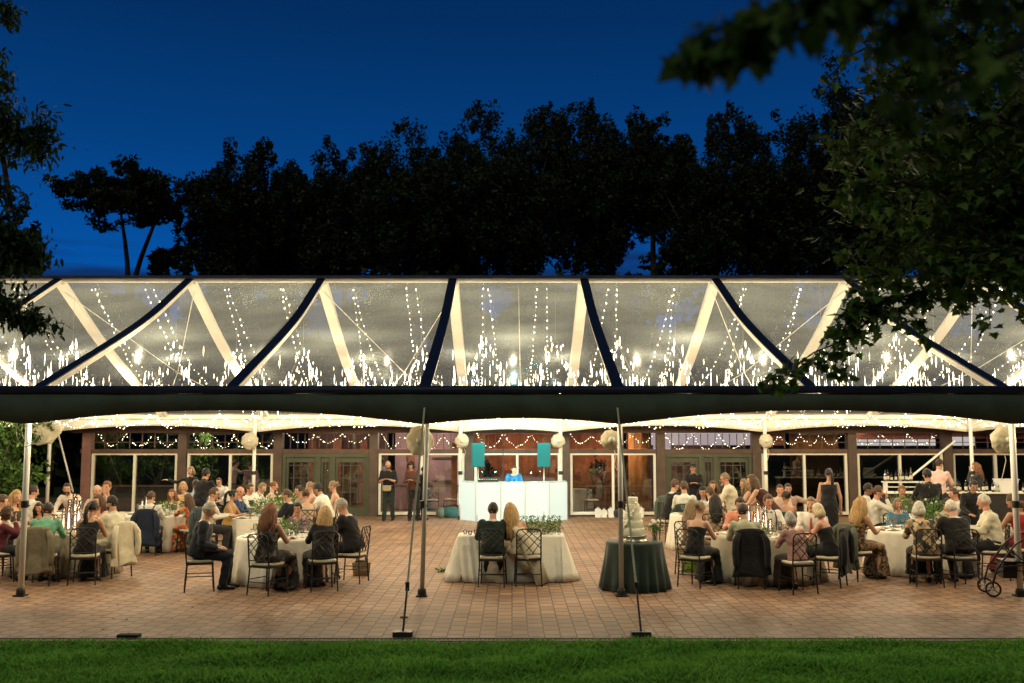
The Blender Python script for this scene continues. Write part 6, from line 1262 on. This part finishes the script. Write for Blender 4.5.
# --- rollator walker at the right edge
rw = thing('rollator', 'black four wheeled walker parked at the right edge', 'walker', (G(1007, 594).x, 15.75, 0), -.15)
def wheel(x, y, r_=.10):
    w_ = MB(); w_.tube([Vector((x, y + r_ * .87 * math.cos(t), r_ + r_ * .87 * math.sin(t))) for t in [i * math.pi / 12 for i in range(25)]], .016, 8); o = w_.build('wheel', M_shoe, rw); s_ = MB()
    for k in range(5): a = k * 1.2566; s_.tube([(x, y, r_), (x, y + r_ * .8 * math.cos(a), r_ + r_ * .8 * math.sin(a))], .011, 5)
    s_.ball((x, y, r_), .022, 8, 5); s_.build('spokes', M_pole, o)
# side view: long axis along world x
rw.rotation_euler = (0, 0, R(78)); 
for x in (-.25, .25): wheel(x, .32, .12); wheel(x, -.28, .12)
for x in (-.25, .25):
    mb = MB(); mb.tube([(x, .32, .20), (x, .26, .42), (x, -.02, .80), (x, -.22, .93), (x, -.34, .94)], .015, 8); mb.tube([(x, -.28, .20), (x, -.20, .5), (x, .05, .72)], .014, 8); mb.tube([(x, .24, .46), (x, -.2, .50)], .012, 8); mb.tube([(x, .32, .26), (x, .32, .12)], .013, 6); mb.tube([(x, -.28, .26), (x, -.28, .12)], .013, 6); mb.build('side_frame', M_dark_metal, rw)
    mb = MB(); mb.tube([(x, -.26, .94), (x, -.42, .93)], .021, 8); mb.build('hand_grip', M_shoe, rw); mb = MB(); mb.tube([(x, -.30, .91), (x, -.40, .87), (x, -.42, .85)], .007, 5); mb.build('brake_lever', M_pole, rw)
MB().box((0, -.0, .53), (.46, .30, .035)).build('padded_seat', M_shoe, rw, False); mb = MB(); mb.tube([(-.25, .18, .82), (-.2, .26, .84), (.2, .26, .84), (.25, .18, .82)], .02, 8); mb.build('back_bar', M_shoe, rw); mb = MB(); mb.loft([[Vector((a * w_, b2 * .10 + .05, z_)) for a, b2 in ((-1, -1), (1, -1), (1, 1), (-1, 1))] for z_, w_ in ((.28, .16), (.50, .20))]); mb.build('storage_bag', cloth((.02, .02, .022)), rw, False)
mb = MB(); mb.tube([(-.25, .24, .38), (.25, -.2, .40)], .009, 5); mb.tube([(.25, .24, .38), (-.25, -.2, .40)], .009, 5); mb.build('cross_brace', M_dark_metal, rw)
M_x = None

# ============================================================ RENDER SETTINGS
sc.view_settings.view_transform = 'Standard'; sc.view_settings.look = 'None'; sc.view_settings.exposure = 0; sc.view_settings.gamma = 1
sc.cycles.use_denoising = True; sc.cycles.max_bounces = 7; sc.cycles.diffuse_bounces = 3; sc.cycles.glossy_bounces = 3; sc.cycles.transmission_bounces = 4; sc.cycles.transparent_max_bounces = 24
sc.cycles.sample_clamp_indirect = 1.0; sc.cycles.sample_clamp_direct = 0; sc.cycles.caustics_reflective = False; sc.cycles.caustics_refractive = False; sc.cycles.use_light_tree = True
